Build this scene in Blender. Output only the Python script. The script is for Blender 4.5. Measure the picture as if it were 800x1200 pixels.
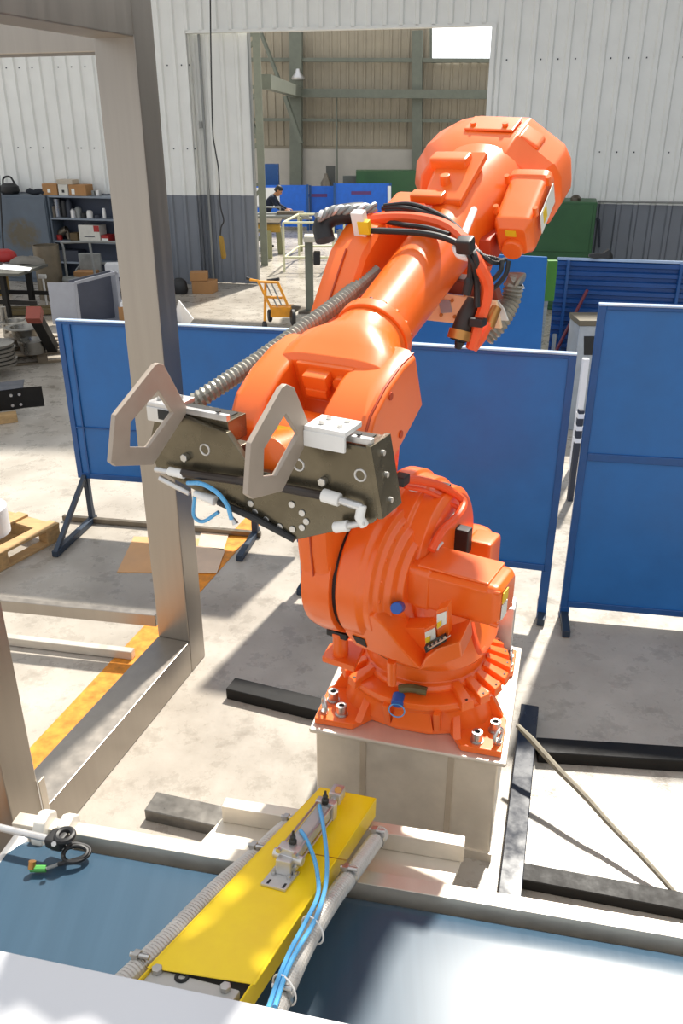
import bpy, bmesh, math, random
from math import sin, cos, tan, pi, radians, hypot, sqrt
from mathutils import Vector as V, Matrix
random.seed(7)
SC = bpy.context.scene
COL = SC.collection
for _o in list(bpy.data.objects): bpy.data.objects.remove(_o)

# ---------------------------------------------------------------- camera
CAM_H, FPX, PITCH = 3.1, 980.0, radians(25)
cam = bpy.data.cameras.new('camera'); cam.sensor_fit = 'VERTICAL'; cam.sensor_height = 36; cam.lens = FPX / 1200 * 36
cam.clip_start = .05; cam.clip_end = 200
co = bpy.data.objects.new('camera', cam); COL.objects.link(co)
co.location = (0, 0, CAM_H); co.rotation_euler = (pi / 2 - PITCH, 0, 0); SC.camera = co
# ---------------------------------------------------------------- light
SC.view_settings.view_transform = 'Standard'; SC.view_settings.look = 'None'
SC.view_settings.gamma = 1; SC.view_settings.use_curve_mapping = False
SC.view_settings.exposure = 0.35
w = bpy.data.worlds.new('world'); SC.world = w; w.use_nodes = True
bg = w.node_tree.nodes['Background']; bg.inputs[0].default_value = (.93, .96, 1, 1); bg.inputs[1].default_value = .80
sd = bpy.data.lights.new('sun', 'SUN'); sd.energy = 6.2; sd.angle = radians(2.2); sd.color = (1, .95, .86)
so = bpy.data.objects.new('sun', sd); COL.objects.link(so)
so.rotation_euler = V((-.45, -1, -1.5)).to_track_quat('-Z', 'Y').to_euler()

# ---------------------------------------------------------------- pixel helpers (measured places in the photograph -> metres)
_cp, _sp = cos(PITCH), sin(PITCH)
def ray(x, y):
    a, b = (x - 400) / FPX, (y - 600) / FPX
    return V((a, _cp - b * _sp, -_sp - b * _cp))
EYE = V((0, 0, CAM_H))
def at(x, y, z=0.):
    d = ray(x, y); return EYE + d * ((z - CAM_H) / d.z)
def atY(x, y, Y):
    d = ray(x, y); return EYE + d * (Y / d.y)
def atp(x, y, P, n):
    d = ray(x, y); return EYE + d * ((V(P) - EYE).dot(n) / d.dot(n))

# ---------------------------------------------------------------- materials
def lin(h):
    h = h.lstrip('#'); c = [int(h[i:i + 2], 16) / 255 for i in (0, 2, 4)]
    return tuple((v / 12.92 if v <= .04045 else ((v + .055) / 1.055) ** 2.4) for v in c) + (1,)
MATS = {}
def mat(name, col, rough=.5, metal=0., var=.12, scale=6., bump=0., stretch=None, coat=0., rvar=.1, spec=None, alpha=None, trans=0.):
    if name in MATS: return MATS[name]
    m = bpy.data.materials.new(name); m.use_nodes = True; MATS[name] = m
    t = m.node_tree; N = t.nodes; L = t.links; b = N['Principled BSDF']
    c = lin(col) if isinstance(col, str) else col
    tc = N.new('ShaderNodeTexCoord'); mp = N.new('ShaderNodeMapping'); L.new(tc.outputs['Object'], mp.inputs[0])
    if stretch: mp.inputs['Scale'].default_value = stretch
    nz = N.new('ShaderNodeTexNoise'); nz.inputs['Scale'].default_value = scale; nz.inputs['Detail'].default_value = 6
    nz.inputs['Roughness'].default_value = .62
    L.new(mp.outputs[0], nz.inputs['Vector'])
    mx = N.new('ShaderNodeMix'); mx.data_type = 'RGBA'
    mx.inputs[6].default_value = tuple(v * (1 - var) for v in c[:3]) + (1,)
    mx.inputs[7].default_value = tuple(min(1, v * (1 + var)) for v in c[:3]) + (1,)
    mr = N.new('ShaderNodeMapRange'); mr.inputs[1].default_value = .3; mr.inputs[2].default_value = .7
    L.new(nz.outputs['Fac'], mr.inputs[0]); L.new(mr.outputs[0], mx.inputs[0]); L.new(mx.outputs[2], b.inputs['Base Color'])
    rr = N.new('ShaderNodeMapRange'); rr.inputs[1].default_value = .3; rr.inputs[2].default_value = .7
    rr.inputs[3].default_value = max(.03, rough - rvar); rr.inputs[4].default_value = min(1, rough + rvar)
    L.new(nz.outputs['Fac'], rr.inputs[0]); L.new(rr.outputs[0], b.inputs['Roughness'])
    b.inputs['Metallic'].default_value = metal
    if coat: b.inputs['Coat Weight'].default_value = coat; b.inputs['Coat Roughness'].default_value = .15
    if spec is not None: b.inputs['Specular IOR Level'].default_value = spec
    if trans: b.inputs['Transmission Weight'].default_value = trans
    if bump:
        bp = N.new('ShaderNodeBump'); bp.inputs['Strength'].default_value = bump; bp.inputs['Distance'].default_value = .01
        L.new(nz.outputs['Fac'], bp.inputs['Height']); L.new(bp.outputs[0], b.inputs['Normal'])
    return m
def emis(name, col, s):
    m = bpy.data.materials.new(name); m.use_nodes = True; MATS[name] = m
    b = m.node_tree.nodes['Principled BSDF']; b.inputs['Emission Color'].default_value = lin(col); b.inputs['Emission Strength'].default_value = s
    b.inputs['Base Color'].default_value = (0, 0, 0, 1); return m

ORANGE = mat('robot_orange_paint', (.88, .145, .012, 1), .36, var=.05, scale=3, coat=.35, rvar=.06)
ORANGE2 = mat('orange_hose_rubber', (.85, .10, .02, 1), .45, var=.06)
STEEL = mat('brushed_stainless', (.37, .335, .295, 1), .40, 1, var=.07, scale=14, stretch=(1, 1, .06), rvar=.05)
STEELH = mat('brushed_stainless_sheet', (.68, .62, .53, 1), .42, .6, var=.07, scale=10, stretch=(1, .15, 1), rvar=.07)
ALU = mat('cast_aluminium', (.62, .61, .60, 1), .42, .85, var=.06, scale=30, rvar=.05)
ZINC = mat('zinc_bolt', (.55, .54, .52, 1), .35, 1, var=.1, scale=40)
GREYP = mat('grey_finger_paint', '#a39689', .5, .15, var=.05, scale=20, bump=.03)
WHITEP = mat('white_plastic', '#e4e2de', .4, var=.03)
BLACKP = mat('dark_bronze_anodised', (.14, .12, .082, 1), .27, .75, var=.2, scale=8, rvar=.05)
BLACK = mat('black_rubber', (.012, .012, .013, 1), .5, var=.2)
BEAMB = mat('black_painted_beam', (.010, .009, .008, 1), .55, var=.4, scale=12, bump=.1, spec=.25)
BLUE = mat('blue_sheet_paint', (.013, .128, .39, 1), .42, var=.12, scale=2.2, bump=.04, rvar=.08)
BLUED = mat('dark_blue_frame_paint', (.010, .075, .25, 1), .42, var=.15, scale=5)
CONDUIT = mat('grey_conduit', '#8f8c82', .38, .4, var=.1, scale=20)
CONDL = mat('clear_grey_conduit', '#c4bfb8', .35, .2, var=.08, scale=20)
YELLOW = mat('yellow_paint', (1.0, .66, .004, 1), .36, var=.08, scale=5, coat=.3)
YELORANGE = mat('amber_cart_paint', (.75, .30, .01, 1), .45, var=.15, scale=8)
YLABEL = mat('yellow_label', '#e7c21c', .5, var=.03)
WLABEL = mat('white_label', '#e3e3dc', .5, var=.03)
LBLUE = mat('clear_blue_air_tube', '#5aa9dd', .25, var=.05, spec=.6)
BLUEPLUG = mat('blue_plug', '#2456a8', .35, var=.05)
COPPER = mat('copper_anodised_plate', '#f2cda2', .4, 0, var=.06)
DKRED = mat('brown_red_tray', '#7a3a2a', .45, .1, var=.1)
WOOD = mat('pallet_wood', '#b08f62', .75, var=.25, scale=5, stretch=(1, 6, 6), bump=.2)
CARD = mat('cardboard', '#a87c4f', .8, var=.1, scale=4)
PLY = mat('tan_packing_sheet', '#c99a6a', .42, var=.12, scale=3)
GCAB = mat('grey_cabinet_paint', '#56616d', .5, var=.1, scale=4)
GDARK = mat('shelf_dark_back', '#2f3440', .6, var=.1)
GLIGHT = mat('light_grey_duct_paint', '#9a9da6', .45, .1, var=.06)
GTUBE = mat('grey_tube_paint', '#8a8c8a', .45, .3, var=.1)
DSTEEL = mat('mill_steel', '#6f675c', .4, .8, var=.2, scale=8)
GREEN = mat('green_machine_paint', '#2f5a35', .45, var=.12, scale=3)
GREENP = mat('green_post_paint', '#3d7a1e', .5, var=.12)
OLIVE = mat('olive_bench_paint', '#8a8a68', .6, var=.12)
OCHRE = mat('ochre_bench_paint', '#9c7a2a', .6, var=.15)
RED = mat('red_paint', '#a3201c', .5, var=.1)
PAPER = mat('white_paper', '#e9e9ea', .8, var=.02)
NAVY = mat('navy_workwear', '#121a2e', .9, var=.2, scale=20, bump=.2)
SKIN = mat('skin', '#a8734f', .55, var=.08)
HAIR = mat('dark_hair', '#15110e', .6, var=.2)
LATTICE = mat('green_grey_steelwork', '#6c7064', .6, var=.15, scale=4)
CLADF = mat('beige_far_cladding', '#9d9380', .65, var=.1, scale=2)
PLASTER = mat('grey_plaster', '#b3ada3', .8, var=.08, scale=2)
REDPRINT = mat('faded_red_print', '#5c3570', .6, var=.1)
BLACKTOP = mat('black_lettering', '#222222', .6)

def floor_mat():
    m = bpy.data.materials.new('worn_concrete'); m.use_nodes = True; t = m.node_tree; N = t.nodes; L = t.links; b = N['Principled BSDF']
    g = N.new('ShaderNodeNewGeometry')
    def noise(s, d=8, r=.6):
        n = N.new('ShaderNodeTexNoise'); n.inputs['Scale'].default_value = s; n.inputs['Detail'].default_value = d; n.inputs['Roughness'].default_value = r
        L.new(g.outputs['Position'], n.inputs['Vector']); return n
    a, c, e = noise(.9), noise(5, 10, .7), noise(26, 6, .7)
    r1 = N.new('ShaderNodeValToRGB'); r1.color_ramp.elements[0].position = .32; r1.color_ramp.elements[1].position = .7
    r1.color_ramp.elements[0].color = lin('#8f877c'); r1.color_ramp.elements[1].color = lin('#bab3a8')
    L.new(a.outputs['Fac'], r1.inputs[0])
    r2 = N.new('ShaderNodeValToRGB'); r2.color_ramp.elements[0].position = .30; r2.color_ramp.elements[1].position = .46
    r2.color_ramp.elements[0].color = (.42, .40, .37, 1); r2.color_ramp.elements[1].color = (1, 1, 1, 1)
    L.new(c.outputs['Fac'], r2.inputs[0])
    r3 = N.new('ShaderNodeValToRGB'); r3.color_ramp.elements[0].position = .28; r3.color_ramp.elements[1].position = .45
    r3.color_ramp.elements[0].color = (.78, .77, .75, 1); r3.color_ramp.elements[1].color = (1, 1, 1, 1)
    L.new(e.outputs['Fac'], r3.inputs[0])
    def mul(p, q, f):
        x = N.new('ShaderNodeMix'); x.data_type = 'RGBA'; x.blend_type = 'MULTIPLY'; x.inputs[0].default_value = f
        L.new(p, x.inputs[6]); L.new(q, x.inputs[7]); return x.outputs[2]
    o = mul(mul(r1.outputs[0], r2.outputs[0], .55), r3.outputs[0], .8); L.new(o, b.inputs['Base Color'])
    mr = N.new('ShaderNodeMapRange'); mr.inputs[1].default_value = .35; mr.inputs[2].default_value = .65; mr.inputs[3].default_value = .2; mr.inputs[4].default_value = .42
    L.new(c.outputs['Fac'], mr.inputs[0]); L.new(mr.outputs[0], b.inputs['Roughness'])
    bp = N.new('ShaderNodeBump'); bp.inputs['Strength'].default_value = .12; bp.inputs['Distance'].default_value = .01
    L.new(e.outputs['Fac'], bp.inputs['Height']); L.new(bp.outputs[0], b.inputs['Normal'])
    return m
def wall_mat(name, top, low, z0):
    m = bpy.data.materials.new(name); m.use_nodes = True; t = m.node_tree; N = t.nodes; L = t.links; b = N['Principled BSDF']
    g = N.new('ShaderNodeNewGeometry'); s = N.new('ShaderNodeSeparateXYZ'); L.new(g.outputs['Position'], s.inputs[0])
    c = N.new('ShaderNodeMath'); c.operation = 'GREATER_THAN'; c.inputs[1].default_value = z0; L.new(s.outputs[2], c.inputs[0])
    n = N.new('ShaderNodeTexNoise'); n.inputs['Scale'].default_value = 2.5; n.inputs['Detail'].default_value = 8; L.new(g.outputs['Position'], n.inputs['Vector'])
    x = N.new('ShaderNodeMix'); x.data_type = 'RGBA'; x.inputs[6].default_value = lin(low); x.inputs[7].default_value = lin(top); L.new(c.outputs[0], x.inputs[0])
    r = N.new('ShaderNodeMapRange'); r.inputs[1].default_value = .3; r.inputs[2].default_value = .7; r.inputs[3].default_value = .95; r.inputs[4].default_value = 1.02
    L.new(n.outputs['Fac'], r.inputs[0])
    y = N.new('ShaderNodeMix'); y.data_type = 'RGBA'; y.blend_type = 'MULTIPLY'; y.inputs[0].default_value = 1
    L.new(x.outputs[2], y.inputs[6]); L.new(r.outputs[0], y.inputs[7]); L.new(y.outputs[2], b.inputs['Base Color']); b.inputs['Roughness'].default_value = .5
    return m
def belt_mat():
    m = mat('blue_grey_belt', (.036, .074, .115, 1), .31, var=.06, scale=30, stretch=(1, .03, 1), rvar=.015, spec=.35)
    return m
FLOOR = floor_mat(); WALLM = wall_mat('white_over_grey_cladding_paint', '#e6e7e3', '#777c84', 1.76); BELT = belt_mat()

# ---------------------------------------------------------------- mesh helpers
def smooth_path(pts, k=6):
    pts = [V(p) for p in pts]; out = []
    for i in range(len(pts) - 1):
        p0 = pts[i - 1] if i else pts[0] * 2 - pts[1]; p1, p2 = pts[i], pts[i + 1]
        p3 = pts[i + 2] if i + 2 < len(pts) else p2 * 2 - p1
        for j in range(k):
            t = j / k
            out.append(.5 * ((2 * p1) + (p2 - p0) * t + (2 * p0 - 5 * p1 + 4 * p2 - p3) * t * t + (3 * p1 - p0 - 3 * p2 + p3) * t ** 3))
    out.append(pts[-1]); return out
def resample(pts, step):
    out = [pts[0].copy()]; acc = 0
    for a, b in zip(pts, pts[1:]):
        d = (b - a).length; pos = step - acc
        while pos <= d and d > 0: out.append(a.lerp(b, pos / d)); pos += step
        acc = (acc + d) % step if d else acc
    return out
class MB:
    def __init__(s): s.bm = bmesh.new()
    def vs(s, pts): return [s.bm.verts.new(p) for p in pts]
    def face(s, vv):
        try: return s.bm.faces.new(vv)
        except ValueError: return None
    def loft(s, secs, caps=True):
        rings = [s.vs(q) for q in secs]; n = len(rings[0])
        for a, b in zip(rings, rings[1:]):
            for i in range(n): s.face((a[i], a[(i + 1) % n], b[(i + 1) % n], b[i]))
        if caps: s.face(rings[0][::-1]); s.face(rings[-1])
        return s
    def prism(s, poly, off):
        off = V(off); return s.loft([[V(p) for p in poly], [V(p) + off for p in poly]])
    def box(s, c, size, ax=None):
        c = V(c); X, Y, Z = ax if ax else (V((1, 0, 0)), V((0, 1, 0)), V((0, 0, 1)))
        hx, hy, hz = size[0] / 2, size[1] / 2, size[2] / 2
        q = [c + X * (a * hx) + Y * (b * hy) - Z * hz for a, b in ((-1, -1), (1, -1), (1, 1), (-1, 1))]
        return s.loft([q, [p + Z * 2 * hz for p in q]])
    def bar(s, p0, p1, wx, wy, up=(0, 0, 1)):
        p0, p1 = V(p0), V(p1); t = (p1 - p0).normalized(); x = t.cross(V(up))
        if x.length < 1e-4: x = t.cross(V((1, 0, 0)))
        x.normalize(); y = x.cross(t)
        q = [x * (a * wx / 2) + y * (b * wy / 2) for a, b in ((-1, -1), (1, -1), (1, 1), (-1, 1))]
        return s.loft([[p0 + e for e in q], [p1 + e for e in q]])
    def tube(s, pts, r, n=10, caps=True):
        pts = [V(p) for p in pts]; secs = []; x = None
        for i, p in enumerate(pts):
            t = (pts[min(i + 1, len(pts) - 1)] - pts[max(i - 1, 0)]).normalized()
            if x is None: x = t.orthogonal().normalized()
            else:
                x = x - t * x.dot(t)
                x = x.normalized() if x.length > 1e-6 else t.orthogonal().normalized()
            y = t.cross(x); rr = r[i] if isinstance(r, (list, tuple)) else r
            secs.append([p + (x * cos(2 * pi * k / n) + y * sin(2 * pi * k / n)) * rr for k in range(n)])
        return s.loft(secs, caps)
    def cyl(s, p0, p1, r0, r1=None, n=20): return s.tube([p0, p1], [r0, r0 if r1 is None else r1], n)
    def lathe(s, p0, ax, prof, n=32):
        p0, ax = V(p0), V(ax).normalized(); return s.tube([p0 + ax * 0, p0 + ax], 1, 3) if not prof else s._lathe(p0, ax, prof, n)
    def _lathe(s, p0, ax, prof, n):
        x = ax.orthogonal().normalized(); y = ax.cross(x)
        return s.loft([[p0 + ax * t + (x * cos(2 * pi * k / n) + y * sin(2 * pi * k / n)) * max(r, 1e-4) for k in range(n)] for t, r in prof])
    def ring(s, c, ax, R, r, n=24, m=8):
        c, ax = V(c), V(ax).normalized(); x = ax.orthogonal().normalized(); y = ax.cross(x); rings = []
        for i in range(n):
            d = x * cos(2 * pi * i / n) + y * sin(2 * pi * i / n)
            rings.append(s.vs([c + d * (R + r * cos(2 * pi * j / m)) + ax * (r * sin(2 * pi * j / m)) for j in range(m)]))
        for i in range(n):
            a, b = rings[i], rings[(i + 1) % n]
            for j in range(m): s.face((a[j], a[(j + 1) % m], b[(j + 1) % m], b[j]))
        return s
    def holed(s, outer, holes, off):
        off = V(off); lay = []
        for sh in (V((0, 0, 0)), off):
            loops = []; edges = []
            for lp in [outer] + holes:
                vv = s.vs([V(p) + sh for p in lp]); loops.append(vv)
                edges += [s.bm.edges.new((vv[i], vv[(i + 1) % len(vv)])) for i in range(len(vv))]
            bmesh.ops.triangle_fill(s.bm, use_beauty=True, use_dissolve=False, edges=edges); lay.append(loops)
        for a, b in zip(*lay):
            for i in range(len(a)): s.face((a[i], a[(i + 1) % len(a)], b[(i + 1) % len(a)], b[i]))
        return s
    def done(s, name, m, parent=None, bevel=0, seg=2, smooth=35, kind=None, label=None, sub=0):
        bm = s.bm; bmesh.ops.recalc_face_normals(bm, faces=bm.faces)
        if bevel:
            es = [e for e in bm.edges if len(e.link_faces) == 2 and e.calc_face_angle(0) > radians(28)]
            if es: bmesh.ops.bevel(bm, geom=es, offset=bevel, segments=seg, profile=.5, affect='EDGES', clamp_overlap=True)
        me = bpy.data.meshes.new(name); bm.to_mesh(me); bm.free(); me.materials.append(m)
        if smooth: me.shade_smooth(); me.set_sharp_from_angle(angle=radians(smooth))
        o = bpy.data.objects.new(name, me); COL.objects.link(o)
        if parent:
            o.parent = parent; r = parent
            while r.parent: r = r.parent
            base = r.location if r.type == 'EMPTY' else r.location
            me.transform(Matrix.Translation(-V(base)))
        else:
            # origin at the foot of the mesh
            c = [v.co for v in me.vertices]; b = V((sum(p.x for p in c) / len(c), sum(p.y for p in c) / len(c), min(p.z for p in c)))
            me.transform(Matrix.Translation(-b)); o.location = b
        if kind: o['kind'] = kind
        if label: o['label'] = label
        if bevel and smooth:
            wn = o.modifiers.new('even_normals', 'WEIGHTED_NORMAL'); wn.keep_sharp = True
        if sub:
            md = o.modifiers.new('round', 'SUBSURF'); md.levels = sub; md.render_levels = sub
        return o
def tag(o, label, cat, group=None):
    o['label'] = label; o['category'] = cat
    if group: o['group'] = group
    return o
def thing(name, label, cat, loc, group=None):
    o = bpy.data.objects.new(name, None); COL.objects.link(o); o.location = loc; o.empty_display_size = .1
    return tag(o, label, cat, group)
def copy_tree(o, loc, rz=None, label=None, parent=None):
    c = o.copy(); COL.objects.link(c)
    if parent is None:
        c.location = loc
        if rz is not None: c.rotation_euler = (0, 0, rz)
        if label: c['label'] = label
    else: c.parent = parent
    for ch in list(o.children): copy_tree(ch, None, None, None, c)
    return c
def axes(yaw):  # right, away, up for a thing turned by yaw
    return V((cos(yaw), sin(yaw), 0)), V((-sin(yaw), cos(yaw), 0)), V((0, 0, 1))
def superell(cx, cy, rx, ry, e=2.6, n=28):
    out = []
    for k in range(n):
        a = 2 * pi * k / n; c, s_ = cos(a), sin(a)
        out.append((cx + rx * (abs(c) ** (2 / e)) * (1 if c > 0 else -1), cy + ry * (abs(s_) ** (2 / e)) * (1 if s_ > 0 else -1)))
    return out
UP = V((0, 0, 1))
#PARTS
# ================================================================ setting
f_ = MB(); f_.box((0, 16, -.06), (44, 46, .12)); o = f_.done('floor', FLOOR, kind='structure')
WY = radians(-14); WX, WA, _ = axes(WY); WB = V((-1.97, 17.72, 0))
def wp(u_, z, off=0.): return WB + WX * u_ + WA * off + UP * z
WALLTOP = 5.55
OPL, OPR, OPT = -.96, 4.72, 4.63
def slab(mb, u0, u1, z0, z1, off, th):
    mb.prism([wp(u0, z0, off), wp(u1, z0, off), wp(u1, z1, off), wp(u0, z1, off)], WA * th)
m_ = MB(); slab(m_, -12, OPL, 0, WALLTOP, .05, .10); slab(m_, OPR, 12, 0, WALLTOP, .05, .10); slab(m_, OPL, OPR, OPT, WALLTOP, .05, .10)
wall_back = m_.done('wall_back', WALLM, kind='structure', smooth=0)
PITCHR = .29
def sheet(parent, u0, u1, z0, z1, off=0., name='cladding_sheet', m=None, pitch=PITCHR, dep=.04, e1=None, e2=None):
    """one trapezoid-ribbed sheet: ribs stand towards the hall"""
    pr = [(.0, 0), (.55, 0), (.64, -1), (.84, -1), (.93, 0)]
    us = []; k0 = int(u0 / pitch) - 1; k = k0
    while k * pitch < u1 + pitch:
        for a, d in pr:
            uu = (k + a) * pitch
            if u0 < uu < u1: us.append((uu, d * dep))
        k += 1
    us = [(u0, us[0][1] if us else 0)] + us + [(u1, us[-1][1] if us else 0)]
    b = MB(); lo = b.vs([wp(q, z0, off + d) if not e1 else e1 + e2 * q + UP * z0 + e2.cross(UP) * -d for q, d in us])
    hi = b.vs([wp(q, z1, off + d) if not e1 else e1 + e2 * q + UP * z1 + e2.cross(UP) * -d for q, d in us])
    for i in range(len(us) - 1): b.face((lo[i], lo[i + 1], hi[i + 1], hi[i]))
    return b.done(name, m or WALLM, parent, smooth=0)
SW = PITCHR * 4
def sheets(u0, u1, z0, z1, par, off=0.):
    u = u0
    while u < u1 - .01:
        e = min(u1, (math.floor(u / SW + 1e-6) + 1) * SW); sheet(par, u, e, z0, z1, off); u = e
sheets(-9.28, OPL, 0, WALLTOP, wall_back); sheets(OPR, 9.28, 0, WALLTOP, wall_back); sheets(OPL, OPR, OPT, WALLTOP, wall_back)
sc = MB()
for z in (2.62, 4.08):
    for k in range(-32, 33):
        u = k * PITCHR + .06
        if z < OPT and OPL - .05 < u < OPR + .05: continue
        if k % 4 == 2: continue
        for du in ((0, .16) if k % 4 == 0 else (0,)): sc.box(wp(u + du, z, -.006), (.022, .012, .022), axes(WY))
s_ = sc.done('screw_row', GDARK, wall_back, smooth=0, kind='stuff')
# opening trims
t_ = MB(); slab(t_, OPL - .02, OPR + .02, OPT - .03, OPT + .02, -.04, .2); t_.done('trim_1', WALLM, kind='structure', smooth=0)
t_ = MB(); slab(t_, OPR - .02, OPR + .06, 0, OPT, -.045, .2); t_.done('trim_2', WALLM, kind='structure', smooth=0)
# sliding door leaf parked inside the left of the opening
d_ = MB(); slab(d_, OPL - .3, .16, .02, OPT + .2, .26, .05); door = d_.done('door_1', WALLM, kind='structure', smooth=0)
sheet(door, OPL - .3, .16, .02, OPT + .2, .255)
d_ = MB(); slab(d_, .155, .19, .02, OPT, .22, .1); d_.done('edge_rail', GTUBE, door, smooth=0)
d_ = MB(); d_.bar(wp(-.80, .02, .2), wp(-.80, OPT, .2), .05, .04); d_.box(wp(-.86, 3.05, .18), (.06, .06, .12)); d_.done('guide_rail', GTUBE, door, smooth=0)
# right flank of the hall and a strip of roof (outside the picture, they shade the hall)
q = MB(); q.prism([V((9.0, -8, 0)), V((9.0, 15.4, 0)), V((9.0, 15.4, 6)), V((9.0, -8, 6))], V((.1, 0, 0))); q.done('wall_right', mat('grey_side_cladding', '#8b8d8c', .6), kind='structure', smooth=0)
q = MB(); q.box((0, 14.9, 7.4), (20, 3.6, .12)); q.done('ceiling', mat('grey_roof_sheet', '#9c9c98', .6), kind='structure', smooth=0)
# far hall -------------------------------------------------------
FD = 14.0
fw = MB(); fw.prism([wp(-7, 0, FD), wp(14, 0, FD), wp(14, 8.4, FD), wp(-7, 8.4, FD)], WA * .15)
wall_far = fw.done('wall_far', CLADF, kind='structure', smooth=0)
for k in range(-4, 10): sheet(wall_far, k * 1.16, (k + 1) * 1.16, 2.35, 8.4, FD - .03, m=CLADF)
lw = MB(); lw.prism([wp(-6, 0, FD - .28), wp(13, 0, FD - .28), wp(13, 2.25, FD - .28), wp(-6, 2.25, FD - .28)], WA * .24); lw.done('plaster_plinth', PLASTER, wall_far, smooth=0)
FW0, FWN = wp(0, 0, FD - .1), WA
def fwp(x, y, off=0.): return atp(x, y, FW0 + WA * off, WA)
# bright translucent window panel of the far wall
SKYP = emis('daylit_window_glazing', '#f6fbff', 2.6)
a, b, c, d = fwp(505, 71, -.05), fwp(600, 72, -.05), fwp(600, 20, -.05), fwp(505, 20, -.05)
a.z = b.z = (a.z + b.z) / 2; c.z = d.z = (c.z + d.z) / 2
q = MB(); q.prism([a, b, c, d], WA * .04); win = q.done('window_1', SKYP, kind='structure', smooth=0)
q = MB()
for p0, p1 in ((a, b), (a, d)): q.bar(p0, p1, .08, .08)
q.done('window_frame', LATTICE, win, smooth=0)
# girts and column flanges on the far wall, each a thing of its own
def far_bar(name, p0, p1, wd, label, cat='beam', m=LATTICE, off=-.25, group=None, dp=.18):
    P0, P1 = fwp(*p0, off), fwp(*p1, off); q = MB(); q.bar(P0, P1, wd, dp, WA); o = q.done(name, m, smooth=0); return tag(o, label, cat, group)
far_bar('wall_girt', (284, 70), (600, 71), .12, 'upper thin steel girt across the far beige cladding')
far_bar('crane_beam', (336, 109), (600, 111), .26, 'deep grey steel crane beam across the far beige wall', dp=.3, off=-.5)
far_bar('wall_girt', (284, 140), (600, 142), .10, 'lower thin steel girt below the crane beam on the far wall')
far_bar('steel_column', (347, 265), (347, 36), .42, 'wide green grey steel column on the far wall', 'column', off=-.35)
far_bar('steel_column', (489, 265), (489, 36), .32, 'narrower steel column on the far wall left of the bright window', 'column', off=-.3)
far_bar('conduit_pipe', (395, 225), (394, 110), .05, 'thin vertical conduit pipe down the far plaster wall', 'pipe', off=-.4, dp=.05)
far_bar('brace_rod', (305, 37), (331, 104), .09, 'upper diagonal steel brace beside the far column', 'brace', off=-1.0)
far_bar('brace_rod', (334, 113), (353, 168), .12, 'middle diagonal steel brace under the crane beam end', 'brace', off=-.95)
far_bar('brace_rod', (287, 128), (304, 162), .12, 'lower diagonal steel brace by the lattice column', 'brace', off=-.8)
# crane runway running back along the left side
q = MB(); q.bar(wp(-.6, 3.93, 3.5), fwp(350, 108, -.45), .22, .3); tag(q.done('runway_beam', LATTICE, smooth=0), 'grey crane runway beam running back towards the far wall', 'beam')
# lattice column just inside the far hall
LC = atY(299, 290, 20.6); LC.z = 0
lc = thing('lattice_column', 'green grey lattice steel column just inside the doorway', 'column', LC)
for s1 in (-1, 1):
    q = MB(); q.bar(LC + WX * (.22 * s1), LC + WX * (.22 * s1) + UP * 7, .1, .16); q.done('chord', LATTICE, lc, smooth=0)
for i in range(12):
    q = MB(); q.bar(LC + WX * -.22 + UP * (.3 + i * .5), LC + WX * .22 + UP * (.3 + (i * .5) + (.0 if i % 2 else .42)), .05, .07); q.done('lacing_bar', LATTICE, lc, smooth=0)
# lamp on far column
p = fwp(349, 87, -.7); q = MB(); q.lathe(p, (0, 0, 1), [(-.16, .2), (-.1, .22), (.05, .1), (.16, .06)], 16)
lamp = q.done('wall_lamp', ALU); tag(lamp, 'small bright high bay lamp on the far column', 'lamp')
q = MB(); q.bar(p + UP * .1, p + UP * .12 + WA * .55, .05, .05); q.done('lamp_arm', LATTICE, lamp, smooth=0)

# floor paint -----------------------------------------------------
PAINT = mat('worn_orange_floor_paint', (.62, .22, .015, 1), .5, var=.35, scale=14, bump=.05)
q = MB(); r0, r1 = V((-.74, 6.23, 0)), V((-1.02, 5.29, 0)); dd = (r0 - r1).normalized(); nn = V((-dd.y, dd.x, 0))
q.prism([r0 + dd * .9 + UP * .001, r0 + dd * .9 + nn * .17 + UP * .001, r1 - dd * 3.3 + nn * .17 + UP * .001, r1 - dd * 3.3 + UP * .001], UP * .002)
q.done('trim_3', PAINT, kind='structure', smooth=0)

# ================================================================ big stainless machine frame
FDIR = V((-.3053, -.9523, 0)); FR = V((.9523, -.3053, 0))   # towards the viewer / to the right
FA = V((-.871, 4.469, 0)); FWd, FHt, PDp = .214, .224, .185
mf = thing('machine_frame', 'large brushed stainless box section machine frame standing on the floor', 'frame', FA)
def fbox(name, d0, d1, r0, r1, z0, z1, m=STEEL, bev=.008):
    b = MB(); P = [FA + FDIR * d_ + FR * r_ for d_, r_ in ((d0, r0), (d1, r0), (d1, r1), (d0, r1))]
    b.prism([p + UP * z0 for p in P], UP * (z1 - z0)); return b.done(name, m, mf, bevel=bev, seg=2)
fbox('post', 0, PDp, -FWd, 0, 0, 3.62)
fbox('foot_beam', PDp, 1.66, -FWd, 0, 0, FHt)
fbox('post', 1.64, 1.64 + PDp, -FWd, -.001, 0, 3.62)
fbox('top_beam', PDp, 1.64, -FWd, 0, 3.445, 3.62)
fbox('gusset_plate', 1.60, 1.64, -.0, .006, .0, .40, STEELH, .001)
fbox('cross_beam', 0.0, .17, -2.4, -FWd, 3.39, 3.56)
fbox('cross_beam', 1.66, 1.83, -2.4, -FWd, 3.39, 3.56)
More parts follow.
